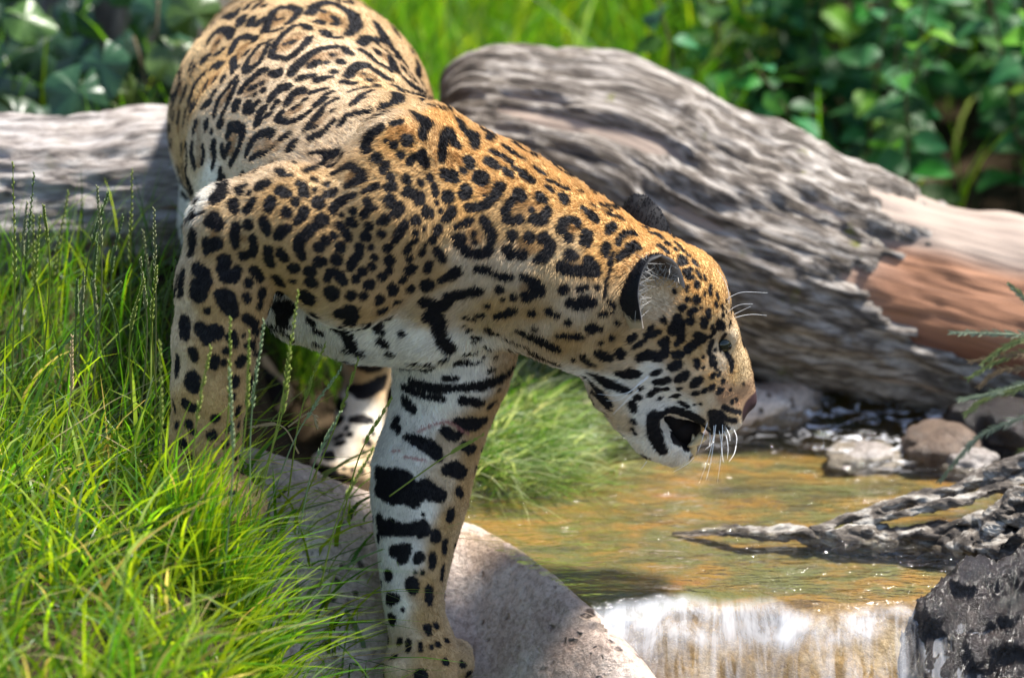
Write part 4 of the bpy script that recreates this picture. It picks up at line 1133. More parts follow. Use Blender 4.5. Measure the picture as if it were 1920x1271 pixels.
# ---- ground colour of the coat and hair length (mm) at places read off the photograph
CW, CC, CT, CO, CG, CD = (0.76, 0.70, 0.60), (0.60, 0.47, 0.31), (0.49, 0.32, 0.14), (0.60, 0.355, 0.125), (0.40, 0.31, 0.20), (0.33, 0.20, 0.11)
CCT = (0.54, 0.39, 0.21)
COAT = [
 (430, 60, CCT, 13), (400, 130, CT, 13), (600, 40, CCT, 13), (600, 120, CC, 14), (720, 40, CCT, 13), (780, 90, CC, 13), (520, 180, CC, 14), (640, 170, CC, 14), (360, 200, CT, 13), (340, 280, CT, 13), (370, 290, CC, 14), (440, 260, CC, 14), (540, 260, CC, 15), (700, 160, CCT, 14),
 (820, 215, CO, 12), (780, 200, CCT, 12), (700, 230, CC, 15), (650, 260, CC, 14), (600, 300, CC, 12), (480, 325, CC, 12), (440, 325, CC, 12), (372, 375, CW, 16), (395, 350, CW, 16), (350, 410, CW, 14), (345, 470, CC, 10), (420, 400, CCT, 10), (420, 480, CT, 9), (520, 380, CT, 10), (520, 480, CT, 9), (600, 420, CT, 10), (640, 350, CCT, 12), (700, 330, CT, 12), (740, 260, CO, 11), (700, 420, CT, 11), (650, 520, CT, 10), (760, 360, CT, 11), (760, 470, CT, 11), (820, 420, CT, 11), (820, 520, CT, 12), (870, 500, CC, 13), (740, 550, CT, 11), (560, 540, CT, 9),
 (900, 300, CO, 11), (960, 330, CO, 11), (1030, 360, CO, 11), (1100, 400, CO, 12), (1160, 430, CO, 11), (870, 380, CO, 11), (930, 420, CT, 12), (1000, 440, CT, 12), (1060, 480, CCT, 12), (1120, 480, CO, 11), (960, 500, CC, 13), (890, 530, CC, 14), (1030, 530, CCT, 12), (1000, 590, CT, 13), (1080, 580, CC, 13), (1130, 600, CCT, 12), (1150, 640, CT, 12), (1060, 640, CT, 13), (1010, 620, CC, 14), (1110, 680, CCT, 12), (930, 580, CT, 13), (900, 600, CCT, 14),
 (600, 600, CW, 14), (560, 620, CW, 15), (650, 620, CW, 14), (720, 620, CW, 14), (780, 640, CW, 14), (850, 650, CW, 15), (900, 650, CW, 15), (950, 660, CC, 14), (800, 590, CCT, 13), (700, 585, CT, 11), (840, 560, CC, 14), (700, 680, CW, 16), (880, 690, CW, 13), (940, 700, CCT, 12),
 (480, 580, CT, 9), (400, 580, CT, 8), (340, 590, CC, 8), (400, 660, CT, 8), (330, 680, CC, 7), (430, 740, CT, 7), (360, 760, CT, 7), (380, 840, CT, 7), (340, 860, CT, 7), (420, 850, CT, 7), (390, 930, CT, 6),
 (760, 740, CW, 12), (840, 740, CW, 11), (900, 720, CW, 11), (925, 760, CT, 9), (740, 800, CW, 11), (800, 790, CW, 12), (720, 860, CW, 10), (780, 850, CW, 10), (840, 830, CC, 10), (890, 800, CT, 9), (885, 850, CT, 8), (760, 900, CW, 9), (830, 900, CC, 8), (870, 920, CT, 8), (730, 950, CW, 9), (790, 960, CW, 8), (840, 980, CT, 7), (730, 1030, CW, 8), (770, 1040, CW, 7), (820, 1040, CT, 7), (735, 1090, CW, 7), (800, 1100, CT, 7), (740, 1140, CW, 7), (800, 1160, CT, 7), (760, 1200, CC, 6), (810, 1220, CT, 6), (740, 1220, CC, 6),
 (680, 720, CT, 8), (660, 740, CW, 9), (680, 790, CW, 9), (640, 840, CW, 8), (690, 850, CC, 8), (660, 890, CC, 7), (500, 730, CC, 7),
 (1220, 440, CO, 8), (1290, 480, CO, 6), (1310, 540, CO, 6), (1340, 560, CO, 5), (1360, 600, CCT, 5), (1290, 600, CT, 6), (1240, 620, CT, 8), (1330, 600, CT, 5), (1310, 660, CT, 6), (1270, 650, CT, 7), (1200, 650, CCT, 9), (1170, 690, CC, 10), (1100, 700, CW, 11), (1150, 720, CW, 10), (1210, 700, CW, 9), (1230, 730, CW, 8), (1260, 740, CW, 8), (1290, 720, CC, 6), (1290, 760, CW, 7), (1320, 750, CC, 5), (1335, 710, CT, 5), (1350, 680, CC, 4), (1345, 660, CC, 4), (1370, 640, CC, 4), (1380, 660, CCT, 4), (1395, 700, CCT, 4), (1380, 700, CT, 4), (1360, 740, CD, 4), (1385, 745, CD, 3), (1400, 730, CD, 3), (1340, 780, CC, 4), (1370, 785, CCT, 4), (1360, 805, CW, 5), (1170, 790, CC, 9), (1130, 750, CC, 9), (1200, 780, CW, 9), (1200, 830, CW, 9), (1240, 860, CW, 9), (1280, 855, CW, 9), (1240, 590, CC, 8),
]
cpts, ccol, clen = [], [], []
for x, y, c, L in COAT:
    h = hit(x, y)
    if h is not None:
        cpts.append(h); ccol.append(c); clen.append(L / 1000.0)
# sides the camera cannot see: tawny back and flanks, white belly
for p, c, L in ((W(600, 230, 0.5) + (0.2, 0.05, 0.0), CT, 12), (W(560, 165, 0.74) + (0, 0.17, 0.05), CT, 13), (W(570, 235, 0.5) + (0, 0, -0.18), CW, 15), (W(590, 300, 0.32) + (0, 0.05, -0.17), CW, 15), (W(900, 440, 0.05) + (0, 0.13, 0.0), CT, 12), (W(1090, 535, HX) + (0, 0.11, 0), CT, 12), (W(1220, 620, HX) + (0, 0.1, 0), CT, 8), (W(1200, 760, HX) + (0, 0.06, 0), CW, 9), (tp[2], CT, 12), (tp[4], CC, 12), (W(660, 250, 0.64) + (0.1, 0.05, 0), CT, 12)):
    cpts.append(p); ccol.append(c); clen.append(L / 1000.0)
cpts, ccol, clen = np.array(cpts), np.array(ccol), np.array(clen)

FLOW = [  # direction the hair lies, in the picture
 (600, 60, -0.3, -1), (720, 80, -0.2, -1), (450, 100, -0.6, -0.8), (380, 250, -0.6, -0.3), (520, 230, -0.7, -0.3), (700, 180, -0.3, -0.9), (640, 230, -0.6, -0.6),
 (800, 240, -0.3, -0.4), (740, 280, -0.7, 0.2), (480, 325, -1, -0.5), (370, 370, -0.8, 0.6), (600, 380, -0.9, 0.4), (500, 450, -0.7, 0.7), (400, 480, -0.5, 0.9), (700, 450, -0.8, 0.6), (780, 500, -0.7, 0.7), (850, 450, -0.5, 0.9), (650, 560, -0.7, 0.6),
 (900, 300, -0.9, -0.2), (1000, 350, -0.9, -0.1), (1100, 400, -0.9, 0.0), (1000, 440, -0.7, 0.6), (950, 540, -0.4, 0.9), (1060, 540, -0.3, 1), (1100, 620, -0.2, 1), (1020, 640, -0.2, 1), (1180, 450, -0.9, -0.1),
 (800, 620, -0.9, 0.5), (900, 650, 0.1, 1), (700, 640, -0.6, 0.8), (580, 630, -0.3, 0.9), (860, 700, 0.1, 1), (780, 740, -0.2, 1),
 (420, 600, -0.2, 1), (400, 720, -0.1, 1), (380, 850, 0, 1), (800, 800, 0.2, 1), (800, 900, -0.1, 1), (780, 1000, 0, 1), (780, 1120, 0, 1), (790, 1220, 0.2, 1), (670, 780, -0.1, 1), (660, 870, 0, 1),
 (1260, 460, -0.7, -0.6), (1320, 520, -0.5, -0.9), (1360, 590, -0.3, -0.9), (1280, 620, -0.8, -0.5), (1200, 660, -0.9, 0.3), (1330, 680, -0.7, -0.5), (1385, 690, -0.5, -0.8), (1300, 730, -0.9, 0.0), (1350, 760, -0.7, 0.5), (1200, 730, -0.9, 0.4), (1130, 720, -0.8, 0.5), (1200, 800, -0.7, 0.7), (1260, 850, -0.4, 0.9), (1280, 860, 0.0, 1),
]
fpts, fdir = [], []
for x, y, dx, dy in FLOW:
    h = hit(x, y)
    if h is not None:
        fpts.append(h); fdir.append(np.array([dx, 0, 0]) - dy * UPV)
fpts, fdir = np.array(fpts), np.array(fdir)

def idw(P, C, V, p=4):
    out = np.zeros((len(P), V.shape[1])) if V.ndim == 2 else np.zeros(len(P))
    for s in range(0, len(P), 20000):
        d2 = ((P[s:s + 20000, None, :] - C[None]) ** 2).sum(2) + 2e-5
        w = d2 ** (-p / 2)
        w /= w.sum(1)[:, None]
        out[s:s + 20000] = w @ V
    return out

NOSEP = W(1408, 758, HX)
def coat_color(P, jit=0.0):
    c = idw(P, cpts, ccol)
    d = spot_dist(P)
    n = vnoise(P, 300.0, 3.0, 2)
    n2 = vnoise(P, 40.0, 5.0, 2)
    near = np.exp(-np.clip(d, 0, 1) / 0.008)[:, None]
    white = smooth01(c[:, 2] / c[:, 0], 0.55, 0.8)[:, None]
    c = c * (1 - 0.22 * near * (1 - white) * np.array([0.7, 1.0, 1.3])) * (1 + 0.10 * n2[:, None])
    f = (fill_amount(P) * (0.75 + 0.25 * n2))[:, None]
    c = c * (1 - f) + c * np.array([0.48, 0.38, 0.28]) * f
    s = 1 - smooth01(d + n * 0.0010 + jit, -0.0006, 0.0014)
    blk = np.array([0.010, 0.009, 0.010])
    c = c * (1 - s[:, None]) + blk * s[:, None]
    near = np.linalg.norm(P - scratch[:, :3].mean(0), axis=1) < 0.12
    if near.any():
        D = (np.linalg.norm(P[near][:, None, :] - scratch[None, :, :3], axis=2) - scratch[None, :, 3]).min(1)
        w = (0.85 * (1 - smooth01(D + 0.001 * n[near], -0.0006, 0.0016)))[:, None]
        c[near] = c[near] * (1 - w) + np.array([0.42, 0.17, 0.14]) * w
    return c, s

col, blackness = coat_color(JV)
nosed = np.linalg.norm((JV - NOSEP) * np.array([1, 0.5, 1]), axis=1)
nz = 1 - smooth01(nosed, 0.021, 0.025)
col = col * (1 - nz[:, None]) + np.array([0.045, 0.022, 0.024]) * nz[:, None]
# mouth lining
mc = W(1290, 808, HX)
ins = (np.linalg.norm((JV - mc) * np.array([1, 0.5, 1]), axis=1) < 0.036) & (JN[:, 1] > -0.6) & (np.min([d_cone(JV, a, ra, b, rb) for a, ra, b, rb, k in cav[:6]], axis=0) < 0.003)
col[ins] = (0.012, 0.009, 0.010)

mk = NT("jaguar_coat")
at = mk.n("ShaderNodeAttribute", attribute_name="coat")
mk.color(at.outputs["Color"]).rough(0.7).spec(0.2)
M_COAT = mk.m

jaguar = empty("jaguar", tuple(W(780, 1240, 0.0)))
tag(jaguar, "spotted golden jaguar with white chest stepping down onto the boulder, mouth open", "jaguar")
JO = np.array(jaguar.location)
body = mobj("body", JV - JO, JF, M_COAT, jaguar)
set_col(body.data, "coat", col)

# ---- ears: deep cups, black outside, pale fur inside
def ear(side):
    C0 = W(1236, 540, HX) + np.array([0, -0.094, 0])
    ca, sa = (0.80, 0.60) if side < 0 else (0.62, 0.785)
    o = ca * np.array([1.0, 0, 0]) - sa * VIEW
    s = sa * np.array([1.0, 0, 0]) + ca * VIEW
    e = np.array([-0.06, -0.12, 0.99])
    nu, nvv = 25, 17
    H = 0.112
    def layer(off):
        P = []
        for j in range(nvv):
            v = j / (nvv - 1)
            wid = 0.056 * math.sqrt(max(0.0, 1 - max(0.0, (v - 0.42) / 0.58) ** 2)) * (0.80 + 0.20 * min(1, v / 0.42)) - off
            dep = 0.056 * (1 - v) ** 0.55 * (0.55 + 0.45 * min(1, v * 3)) + 0.012 - off
            wid = max(wid, 0.0005)
            for i in range(nu):
                ph = -math.pi / 2 + math.pi * i / (nu - 1)
                P.append(C0 - 0.022 * e + (v * H - off * (v > 0.9)) * e + wid * math.sin(ph) * s - max(0.001, dep) * math.cos(ph) * o + 0.006 * o * v)
        return np.array(P)
    A, B = layer(0.0), layer(0.0032)
    if side > 0:
        for L in (A, B):
            L[:, 0] += -0.012 - 0.18 * (L[:, 0] - C0[0])
            L[:, 1] = 2 * HX - L[:, 1]
    V = np.vstack([A, B])
    n1 = nu * nvv
    F = []
    def fl(q): return q if side < 0 else q[::-1]
    for j in range(nvv - 1):
        for i in range(nu - 1):
            a = j * nu + i
            F.append(fl((a, a + nu, a + nu + 1, a + 1)))
            F.append(fl((n1 + a, n1 + a + 1, n1 + a + nu + 1, n1 + a + nu)))
        for i in (0, nu - 1):
            a = j * nu + i
            F.append(fl((a, n1 + a, n1 + a + nu, a + nu)) if i == 0 else fl((a, a + nu, n1 + a + nu, n1 + a)))
    for i in range(nu - 1):
        a = (nvv - 1) * nu + i
        F.append(fl((a, n1 + a, n1 + a + 1, a + 1)))
    v = np.tile(np.repeat(np.linspace(0, 1, nvv), nu), 2)
    ph = np.tile(np.tile(np.linspace(-1, 1, nu), nvv), 2)
    c = np.zeros((len(V), 3))
    c[:n1] = (0.007, 0.007, 0.009)
    base = v[:n1] < 0.14 + 0.06 * np.sin(ph[:n1] * 9)
    c[:n1][base] = (0.40, 0.30, 0.18)
    c[n1:] = np.array([0.07, 0.052, 0.04]) + 0.20 * smooth01(np.abs(ph[n1:]), 0.6, 1.0)[:, None]
    return V, np.array(F), c, n1, nu, nvv

ear_hair = []                                    # extra long pale hair growing inside the near ear
for side in (-1, 1):
    V, F, c, n1, nu, nvv = ear(side)
    eo = mobj("ear", V - JO, F, M_COAT, jaguar)
    set_col(eo.data, "coat", c)
    inner = V[n1:].reshape(nvv, nu, 3)
    outer = V[:n1].reshape(nvv, nu, 3)
    ctr = inner.mean((0, 1))
    for q in range(460 if side < 0 else 100):
        j, i = random.uniform(0.5, nvv - 2.5), random.choice((random.uniform(0, 7), random.uniform(nu - 9, nu - 1.01), random.uniform(0, nu - 1.01)))
        p = inner[int(j), int(i)] * (1 - j % 1) + inner[int(j) + 1, int(i)] * (j % 1)
        p = p + np.array([random.gauss(0, .001) for _ in range(3)])
        opn = (0.7 * np.array([1.0, 0, 0]) - 0.5 * VIEW) if side < 0 else np.array([0.7, 0.5, 0.2])
        d = (ctr - p) / (np.linalg.norm(ctr - p) + 1e-6) * 0.8 + opn * 0.5 + UPV * random.uniform(-0.2, 0.7) + np.array([random.gauss(0, .3) for _ in range(3)])
        g = random.uniform(0.15, 0.5)
        ear_hair.append((p, d / np.linalg.norm(d), random.uniform(0.010, 0.028), (g, g * 0.94, g * 0.84)))
    for q in range(1500):                        # short black nap on the back of the ear
        j, i = random.uniform(0, nvv - 1.01), random.uniform(0, nu - 1.01)
        p = outer[int(j), int(i)]
        p = p + (outer[int(j) + 1, int(i)] - p) * (j % 1) + (outer[int(j), int(i) + 1] - p) * (i % 1)
        d = UPV * 0.9 + (p - ctr) / np.linalg.norm(p - ctr) * 0.4 + np.array([random.gauss(0, .2) for _ in range(3)])
        cc = (0.40, 0.30, 0.18) if j / nvv < 0.15 else (0.007, 0.007, 0.009)
        ear_hair.append((p, d / np.linalg.norm(d), 0.0035, cc))

# ---- eyes, teeth, tongue
def ball(name, c, r, mat, parent, sc=(1, 1, 1), rot=None, seg=20):
    bm = bmesh.new()
    bmesh.ops.create_uvsphere(bm, u_segments=seg, v_segments=seg // 2 + 2, radius=r)
    M = Matrix.Diagonal((*sc, 1))
    if rot is not None:
        M = rot.to_4x4() @ M
    bm.transform(Matrix.Translation(Vector(c)) @ M)
    me = bpy.data.meshes.new(name)
    bm.to_mesh(me); bm.free()
    me.polygons.foreach_set("use_smooth", np.ones(len(me.polygons), bool))
    me.materials.append(mat)
    return link(bpy.data.objects.new(name, me), parent)

ek = NT("eye"); ek.color((0.014, 0.018, 0.009)).rough(0.08); M_EYE = ek.m
pk = NT("pupil"); pk.color((0.004, 0.004, 0.004)).rough(0.06); M_PUPIL = pk.m
tk = NT("tooth"); tk.color(tk.ramp(tk.noise(tk.coord(scale=(60, 60, 60)), 1.0), [(0.3, (0.45, 0.27, 0.08)), (0.7, (0.68, 0.55, 0.33))])).rough(0.3); M_TOOTH = tk.m
gk = NT("mouth_skin"); gk.color(gk.ramp(gk.noise(gk.coord(scale=(80, 80, 80)), 1.0), [(0.3, (0.006, 0.005, 0.005)), (0.75, (0.012, 0.008, 0.009))])).rough(0.6).spec(0.15); M_GUM = gk.m
for s in (-1, 1):
    ec = W(1352, 627, HX) + np.array([0, s * 0.033, 0])
    e_ = ball("eye", ec - JO, 0.0130, M_EYE, jaguar)
    pd = np.array([0.85, s * 0.4, -0.25]); pd /= np.linalg.norm(pd)
    ball("pupil", ec + pd * 0.0090 - JO, 0.0055, M_PUPIL, e_, seg=12)
ball("tongue", W(1268, 806, HX) - JO, 0.034, M_GUM, jaguar, sc=(1.0, 0.45, 0.72))
ball("palate", W(1256, 790, HX) - JO, 0.030, M_GUM, jaguar, sc=(0.95, 0.55, 0.95))
def fang(x, y, x2, y2, r, lat):
    a, b = W(x, y, HX) + np.array([0, lat, 0]), W(x2, y2, HX) + np.array([0, lat, 0])
    m = (a + b) / 2 + np.array([0.002, 0, -0.001])
    P = spline([a, m, b], 9)
    V, F = tube(P, r * np.array([1, 1, .97, .92, .84, .74, .6, .42, .15]), 10)
    return mobj("fang", V - JO, F, M_TOOTH, jaguar)
for s in (-1, 1):
    fang(1318, 806, 1288, 832 if s > 0 else 828, 0.0068, s * 0.018)     # upper canines, seen pointing back
    fang(1296, 842, 1299, 806, 0.0058, s * 0.014)                         # lower canines
for k in range(6):
    a = W(1302 + abs(k - 2.5), 840, HX) + np.array([0, (k - 2.5) * 0.0036, 0])
    V, F = tube([a, a + np.array([0.0005, 0, 0.006])], [0.0016, 0.0011], 6)
    mobj("incisor", V - JO, F, M_TOOTH, jaguar)

# ---- whiskers and brow bristles
wk = NT("whisker"); wk.color((0.86, 0.86, 0.84)).rough(0.35); M_WHISK = wk.m
def whisker(x0, y0, k, pts, dep, lat):
    P = [W(x0 + x / k, y0 + y / k, HX + lat + dep * i / (len(pts) - 1)) for i, (x, y) in enumerate(pts)]
    P = spline(P, 14)
    V, F = tube(P, np.linspace(0.00055, 0.00016, 14), 5)
    mobj("whisker", V - JO, F, M_WHISK, jaguar)
for pts in (((1250, 280), (1170, 400), (1110, 580), (1070, 720), (1020, 840)), ((1240, 330), (1260, 470), (1250, 640), (1200, 860), (1130, 1080), (1060, 1260)),
            ((1310, 370), (1285, 470), (1265, 620), (1220, 740), (1130, 810)), ((1330, 490), (1370, 720), (1385, 880), (1400, 1010)), ((1385, 340), (1388, 520), (1375, 800), (1350, 1040), (1310, 1300)),
            ((1290, 420), (1250, 760), (1200, 1050), (1140, 1280)), ((1400, 520), (1450, 640), (1470, 800), (1460, 960)), ((1420, 450), (1490, 600), (1500, 690)), ((1560, 520), (1600, 640), (1590, 760)),
            ((1590, 760), (1560, 880), (1480, 1000)), ((1200, 560), (1205, 680), (1190, 760)), ((960, 930), (860, 1030), (660, 1145)), ((260, 990), (210, 1060), (160, 1120))):
    whisker(1180, 740, 7.942, pts, -0.035, -0.045)
for pts in (((1230, 680), (1120, 760), (1000, 880), (860, 940), (700, 965), (480, 940)), ((1240, 690), (1100, 800), (960, 910), (800, 1030), (610, 1040)), ((1090, 880), (940, 1010), (820, 1130), (710, 1240))):
    whisker(1060, 620, 7.942, pts, -0.02, -0.085)
for pts in (((1165, 870), (1160, 700), (1100, 520), (990, 360)), ((1130, 810), (1240, 740), (1400, 695), (1740, 708)), ((1120, 1020), (1230, 930), (1350, 880), (1520, 872)), ((1240, 1030), (1360, 970), (1490, 910)), ((1250, 1080), (1400, 1040), (1550, 1028), (1730, 1045))):
    whisker(1220, 460, 7.942, pts, -0.01, -0.03)

# ---- fur
tris = np.concatenate([JF[:, [0, 1, 2]], JF[:, [0, 2, 3]]])
A, B, C = JV[tris[:, 0]], JV[tris[:, 1]], JV[tris[:, 2]]
area = np.linalg.norm(np.cross(B - A, C - A), axis=1) / 2
fcen = (A + B + C) / 3
fac = facing[tris].mean(1)
dens = np.where(fac > -0.25, 1.0, 0.35)
L0 = idw(fcen[::1], cpts, clen, 4)
isin = ins[tris].any(1) | (nz[tris].max(1) > 0.5)
dens = dens * np.clip(0.011 / L0, 0.8, 1.9) * np.where(isin, 0, 1)
NH = 340000
cdf = np.cumsum(area * dens); cdf /= cdf[-1]
ti = np.searchsorted(cdf, rng.random(NH))
u, v = rng.random(NH), rng.random(NH)
fl = u + v > 1
u[fl], v[fl] = 1 - u[fl], 1 - v[fl]
HP = A[ti] + u[:, None] * (B[ti] - A[ti]) + v[:, None] * (C[ti] - A[ti])
HN = JN[tris[ti, 0]] * (1 - u - v)[:, None] + JN[tris[ti, 1]] * u[:, None] + JN[tris[ti, 2]] * v[:, None]
HN /= np.linalg.norm(HN, axis=1)[:, None]
HFl = idw(HP, fpts, fdir, 4)
HFl -= HN * (HFl * HN).sum(1)[:, None]
HFl /= np.linalg.norm(HFl, axis=1)[:, None] + 1e-9
HL = L0[ti] * rng.uniform(0.5, 0.95, NH) * (1.0 - 0.42 * smooth01(HP[:, 1], 0.03, 0.16) * (HP[:, 0] < -0.10))
clump = np.stack([vnoise(HP, 160.0, 11.0 + i, 2) for i in range(3)], 1)
bend = HFl + 0.22 * clump + rng.normal(0, 0.13, (NH, 3))
d1 = bend * 0.78 + HN * 0.55
d2 = bend * 1.0 + HN * 0.14
d1 /= np.linalg.norm(d1, axis=1)[:, None]; d2 /= np.linalg.norm(d2, axis=1)[:, None]
P0 = HP - HN * 0.0006
P1 = P0 + d1 * (HL * 0.45)[:, None]
P2 = P1 + d2 * (HL * 0.55)[:, None]
hc, hs = coat_color(P0 * 0.1 + P1 * 0.5 + P2 * 0.4 - HN * (0.25 * HL)[:, None], rng.normal(0, 0.0007, NH))
hc = hc * (1 + rng.normal(0, 0.13, NH))[:, None] * (1 + 0.12 * clump[:, :1])
if ear_hair:
    e0 = np.array([h[0] for h in ear_hair]); ed = np.array([h[1] for h in ear_hair]); el = np.array([h[2] for h in ear_hair]); ec_ = np.array([h[3] for h in ear_hair])
    P0 = np.vstack([P0, e0]); P1 = np.vstack([P1, e0 + ed * el[:, None] * 0.5]); P2 = np.vstack([P2, e0 + ed * el[:, None] * 0.95 + rng.normal(0, 0.0015, e0.shape)])
    hc = np.vstack([hc, ec_])
hc = np.clip(hc, 0.004, 0.9)
N = len(P0)
hcv = bpy.data.hair_curves.new("fur")
hcv.add_curves([3] * N)
pos = np.stack([P0, P1, P2], 1).reshape(-1, 3) - JO
hcv.attributes["position"].data.foreach_set("vector", pos.astype(np.float32).ravel())
ra = hcv.attributes.get("radius") or hcv.attributes.new("radius", 'FLOAT', 'POINT')
ra.data.foreach_set("value", np.tile(np.array([0.00036, 0.00030, 0.00006], np.float32), N))
ca = hcv.attributes.new("coat", 'FLOAT_COLOR', 'CURVE')
c4 = np.ones((N, 4), np.float32); c4[:, :3] = hc
ca.data.foreach_set("color", c4.ravel())
fk = NT("jaguar_fur")
at = fk.n("ShaderNodeAttribute", attribute_name="coat")
fk.color(at.outputs["Color"]).rough(0.55).spec(0.12)
hcv.materials.append(fk.m)
fur = link(bpy.data.objects.new("fur", hcv), jaguar)
fur["kind"] = "stuff"

# ================================================================== PLANTS
def leaf_mat(name, rough=0.45, trans=0.4, tint=(1.25, 1.15, 0.5), spec=0.5, attr="tone", vary=0.0):
    k = NT(name)
    at = k.n("ShaderNodeAttribute", attribute_name=attr)
    c = at.outputs["Color"]
    if vary:
        oi = k.n("ShaderNodeObjectInfo")
        hv = k.n("ShaderNodeHueSaturation")
        m1 = k.n("ShaderNodeMapRange"); m1.inputs[3].default_value = 1 - vary; m1.inputs[4].default_value = 1 + vary
        k.l(oi.outputs["Random"], m1.inputs[0]); k.l(m1.outputs[0], hv.inputs["Value"])
        m2 = k.n("ShaderNodeMapRange"); m2.inputs[3].default_value = 0.47; m2.inputs[4].default_value = 0.52
        k.l(oi.outputs["Random"], m2.inputs[0]); k.l(m2.outputs[0], hv.inputs["Hue"])
        k.l(c, hv.inputs["Color"]); c = hv.outputs[0]
    k.color(c).rough(rough).spec(spec)
    tl = k.n("ShaderNodeBsdfTranslucent")
    k.l(k.mix(1.0, c, tint, 'MULTIPLY'), tl.inputs[0])
    mx = k.n("ShaderNodeMixShader"); mx.inputs[0].default_value = trans
    k.l(k.b.outputs[0], mx.inputs[1]); k.l(tl.outputs[0], mx.inputs[2]); k.l(mx.outputs[0], k.out.inputs["Surface"])
    return k.m
M_GRASS = leaf_mat("grass_blade", 0.35, 0.55, (1.7, 1.6, 0.7))
M_LEAF = leaf_mat("leaf", 0.5, 0.35, (1.8, 1.7, 0.5), spec=0.3, vary=0.4)
M_IVY = leaf_mat("ivy_leaf", 0.36, 0.15, (1.6, 1.6, 0.5), vary=0.3)
k = NT("stem"); k.color((0.10, 0.075, 0.035)).rough(0.8); M_STEM = k.m

def blades(base, height, width, lean, curl, colr, nseg=5, twist=None):
    """base (n,3); height, width (n); lean (n,2) horizontal offset of the tip; returns V, F, colours"""
    n = len(base)
    t = np.linspace(0, 1, nseg + 1)
    prof = np.array([0.75, 1.0, 0.95, 0.75, 0.45, 0.0]) if nseg == 5 else np.concatenate([[0.8, 1.0], np.linspace(0.9, 0, nseg - 1)])
    C = base[:, None, :].repeat(nseg + 1, 1)
    C[:, :, 2] += height[:, None] * (t - 0.35 * curl[:, None] * t ** 3)
    C[:, :, 0] += lean[:, None, 0] * t ** 1.9
    C[:, :, 1] += lean[:, None, 1] * t ** 1.9
    ang = rng.uniform(0, math.pi, n) if twist is None else twist
    side = np.stack([np.cos(ang), np.sin(ang), 0 * ang], 1)
    off = side[:, None, :] * (width[:, None] * prof)[..., None] * 0.5
    V = np.stack([C - off, C + off], 2).reshape(n, -1, 3)
    k = np.arange(nseg)
    q = np.stack([2 * k, 2 * k + 1, 2 * k + 3, 2 * k + 2], 1)
    F = (np.arange(n)[:, None, None] * (2 * (nseg + 1)) + q[None]).reshape(-1, 4)
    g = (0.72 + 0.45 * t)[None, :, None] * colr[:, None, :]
    c = np.repeat(g, 2, axis=1).reshape(-1, 3)
    return V.reshape(-1, 3), F, c

def pick_col(n, pal, w):
    pal = np.array(pal)
    i = rng.choice(len(pal), n, p=np.array(w) / sum(w))
    return pal[i] * rng.uniform(0.75, 1.25, (n, 1)) * rng.uniform(0.92, 1.08, (n, 3))

def grass(name, X, Y, h, wid, lean, pal, wts, label, curl=0.5, zf=None):
    n = len(X)
    Z = (zf or ground_h)(X, Y) - 0.01
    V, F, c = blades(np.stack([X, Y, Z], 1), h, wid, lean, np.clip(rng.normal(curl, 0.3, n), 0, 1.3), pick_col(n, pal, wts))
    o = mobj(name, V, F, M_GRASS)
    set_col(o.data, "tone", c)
    tag(o, label, "grass", kind="stuff")
    return o

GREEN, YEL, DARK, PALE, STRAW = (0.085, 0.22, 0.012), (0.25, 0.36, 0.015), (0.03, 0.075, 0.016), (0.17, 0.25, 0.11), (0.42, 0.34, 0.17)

boul = BVHTree.FromPolygons([tuple(v.co) for v in boulder.data.vertices], [tuple(p.vertices) for p in boulder.data.polygons])
def top_h(X, Y):
    z = ground_h(X, Y)
    out = np.array(z, float)
    for i, (x, y) in enumerate(zip(X, Y)):
        h = boul.ray_cast(Vector((x, y, 1.0)), Vector((0, 0, -1)))
        if h[0] is not None:
            out[i] = max(out[i], h[0].z)
    return out

def clear_leg(X, Y):
    """no blade roots inside the paws"""
    return (np.hypot(X + 0.40, Y + 0.15) > 0.06) & (np.hypot(X + 0.115, Y + 0.04) > 0.075)

# bright sward in the foreground, thinning out over the boulder
n = 11000
X = rng.uniform(-1.05, 0.06, n); Y = rng.uniform(-0.85, 0.12, n)
edge = -0.27 - 0.38 * np.clip(Y + 0.05, -1, 0.2) + 0.03 * vnoise(np.stack([X, Y, X * 0], 1), 9.0, 3.0)
p = 1 - smooth01(X - edge, -0.06, 0.20)
p *= np.where(Y > -0.05, 0.75, 1.0) * (0.12 + 0.88 * smooth01(vnoise(np.stack([X, Y, X * 0], 1), 11.0, 1.0), -0.5, 0.3))
m = (rng.random(n) < p) & clear_leg(X, Y)
X, Y = X[m], Y[m]; n = len(X)
h = (0.035 + 0.17 * rng.random(n) ** 1.4) * (1 + 0.25 * smooth01(-X, 0.5, 0.75)) * (1 - 0.35 * smooth01(X, -0.42, -0.30))
ln = np.stack([rng.normal(0.03, 0.085, n) + 0.05 * smooth01(X, -0.45, -0.2), rng.normal(-0.01, 0.07, n)], 1)
grass("foreground_grass", X, Y, h, rng.uniform(0.0028, 0.0075, n), ln, [GREEN, YEL, DARK, PALE, STRAW], [4, 6, 1.4, 1.6, 1.0], "bright green grass covering the near bank around the jaguar's paws", zf=top_h)

# thicker tuft hiding the rear front paw
n = 650
X = rng.normal(-0.365, 0.055, n); Y = rng.uniform(-0.32, -0.23, n)
grass("paw_tuft", X, Y, rng.uniform(0.10, 0.25, n), rng.uniform(0.003, 0.007, n), np.stack([rng.normal(0.03, 0.05, n), rng.normal(0.0, 0.03, n)], 1), [GREEN, YEL, PALE], [5, 6, 1], "thick green tuft of grass hiding the jaguar's rear front paw", zf=top_h)

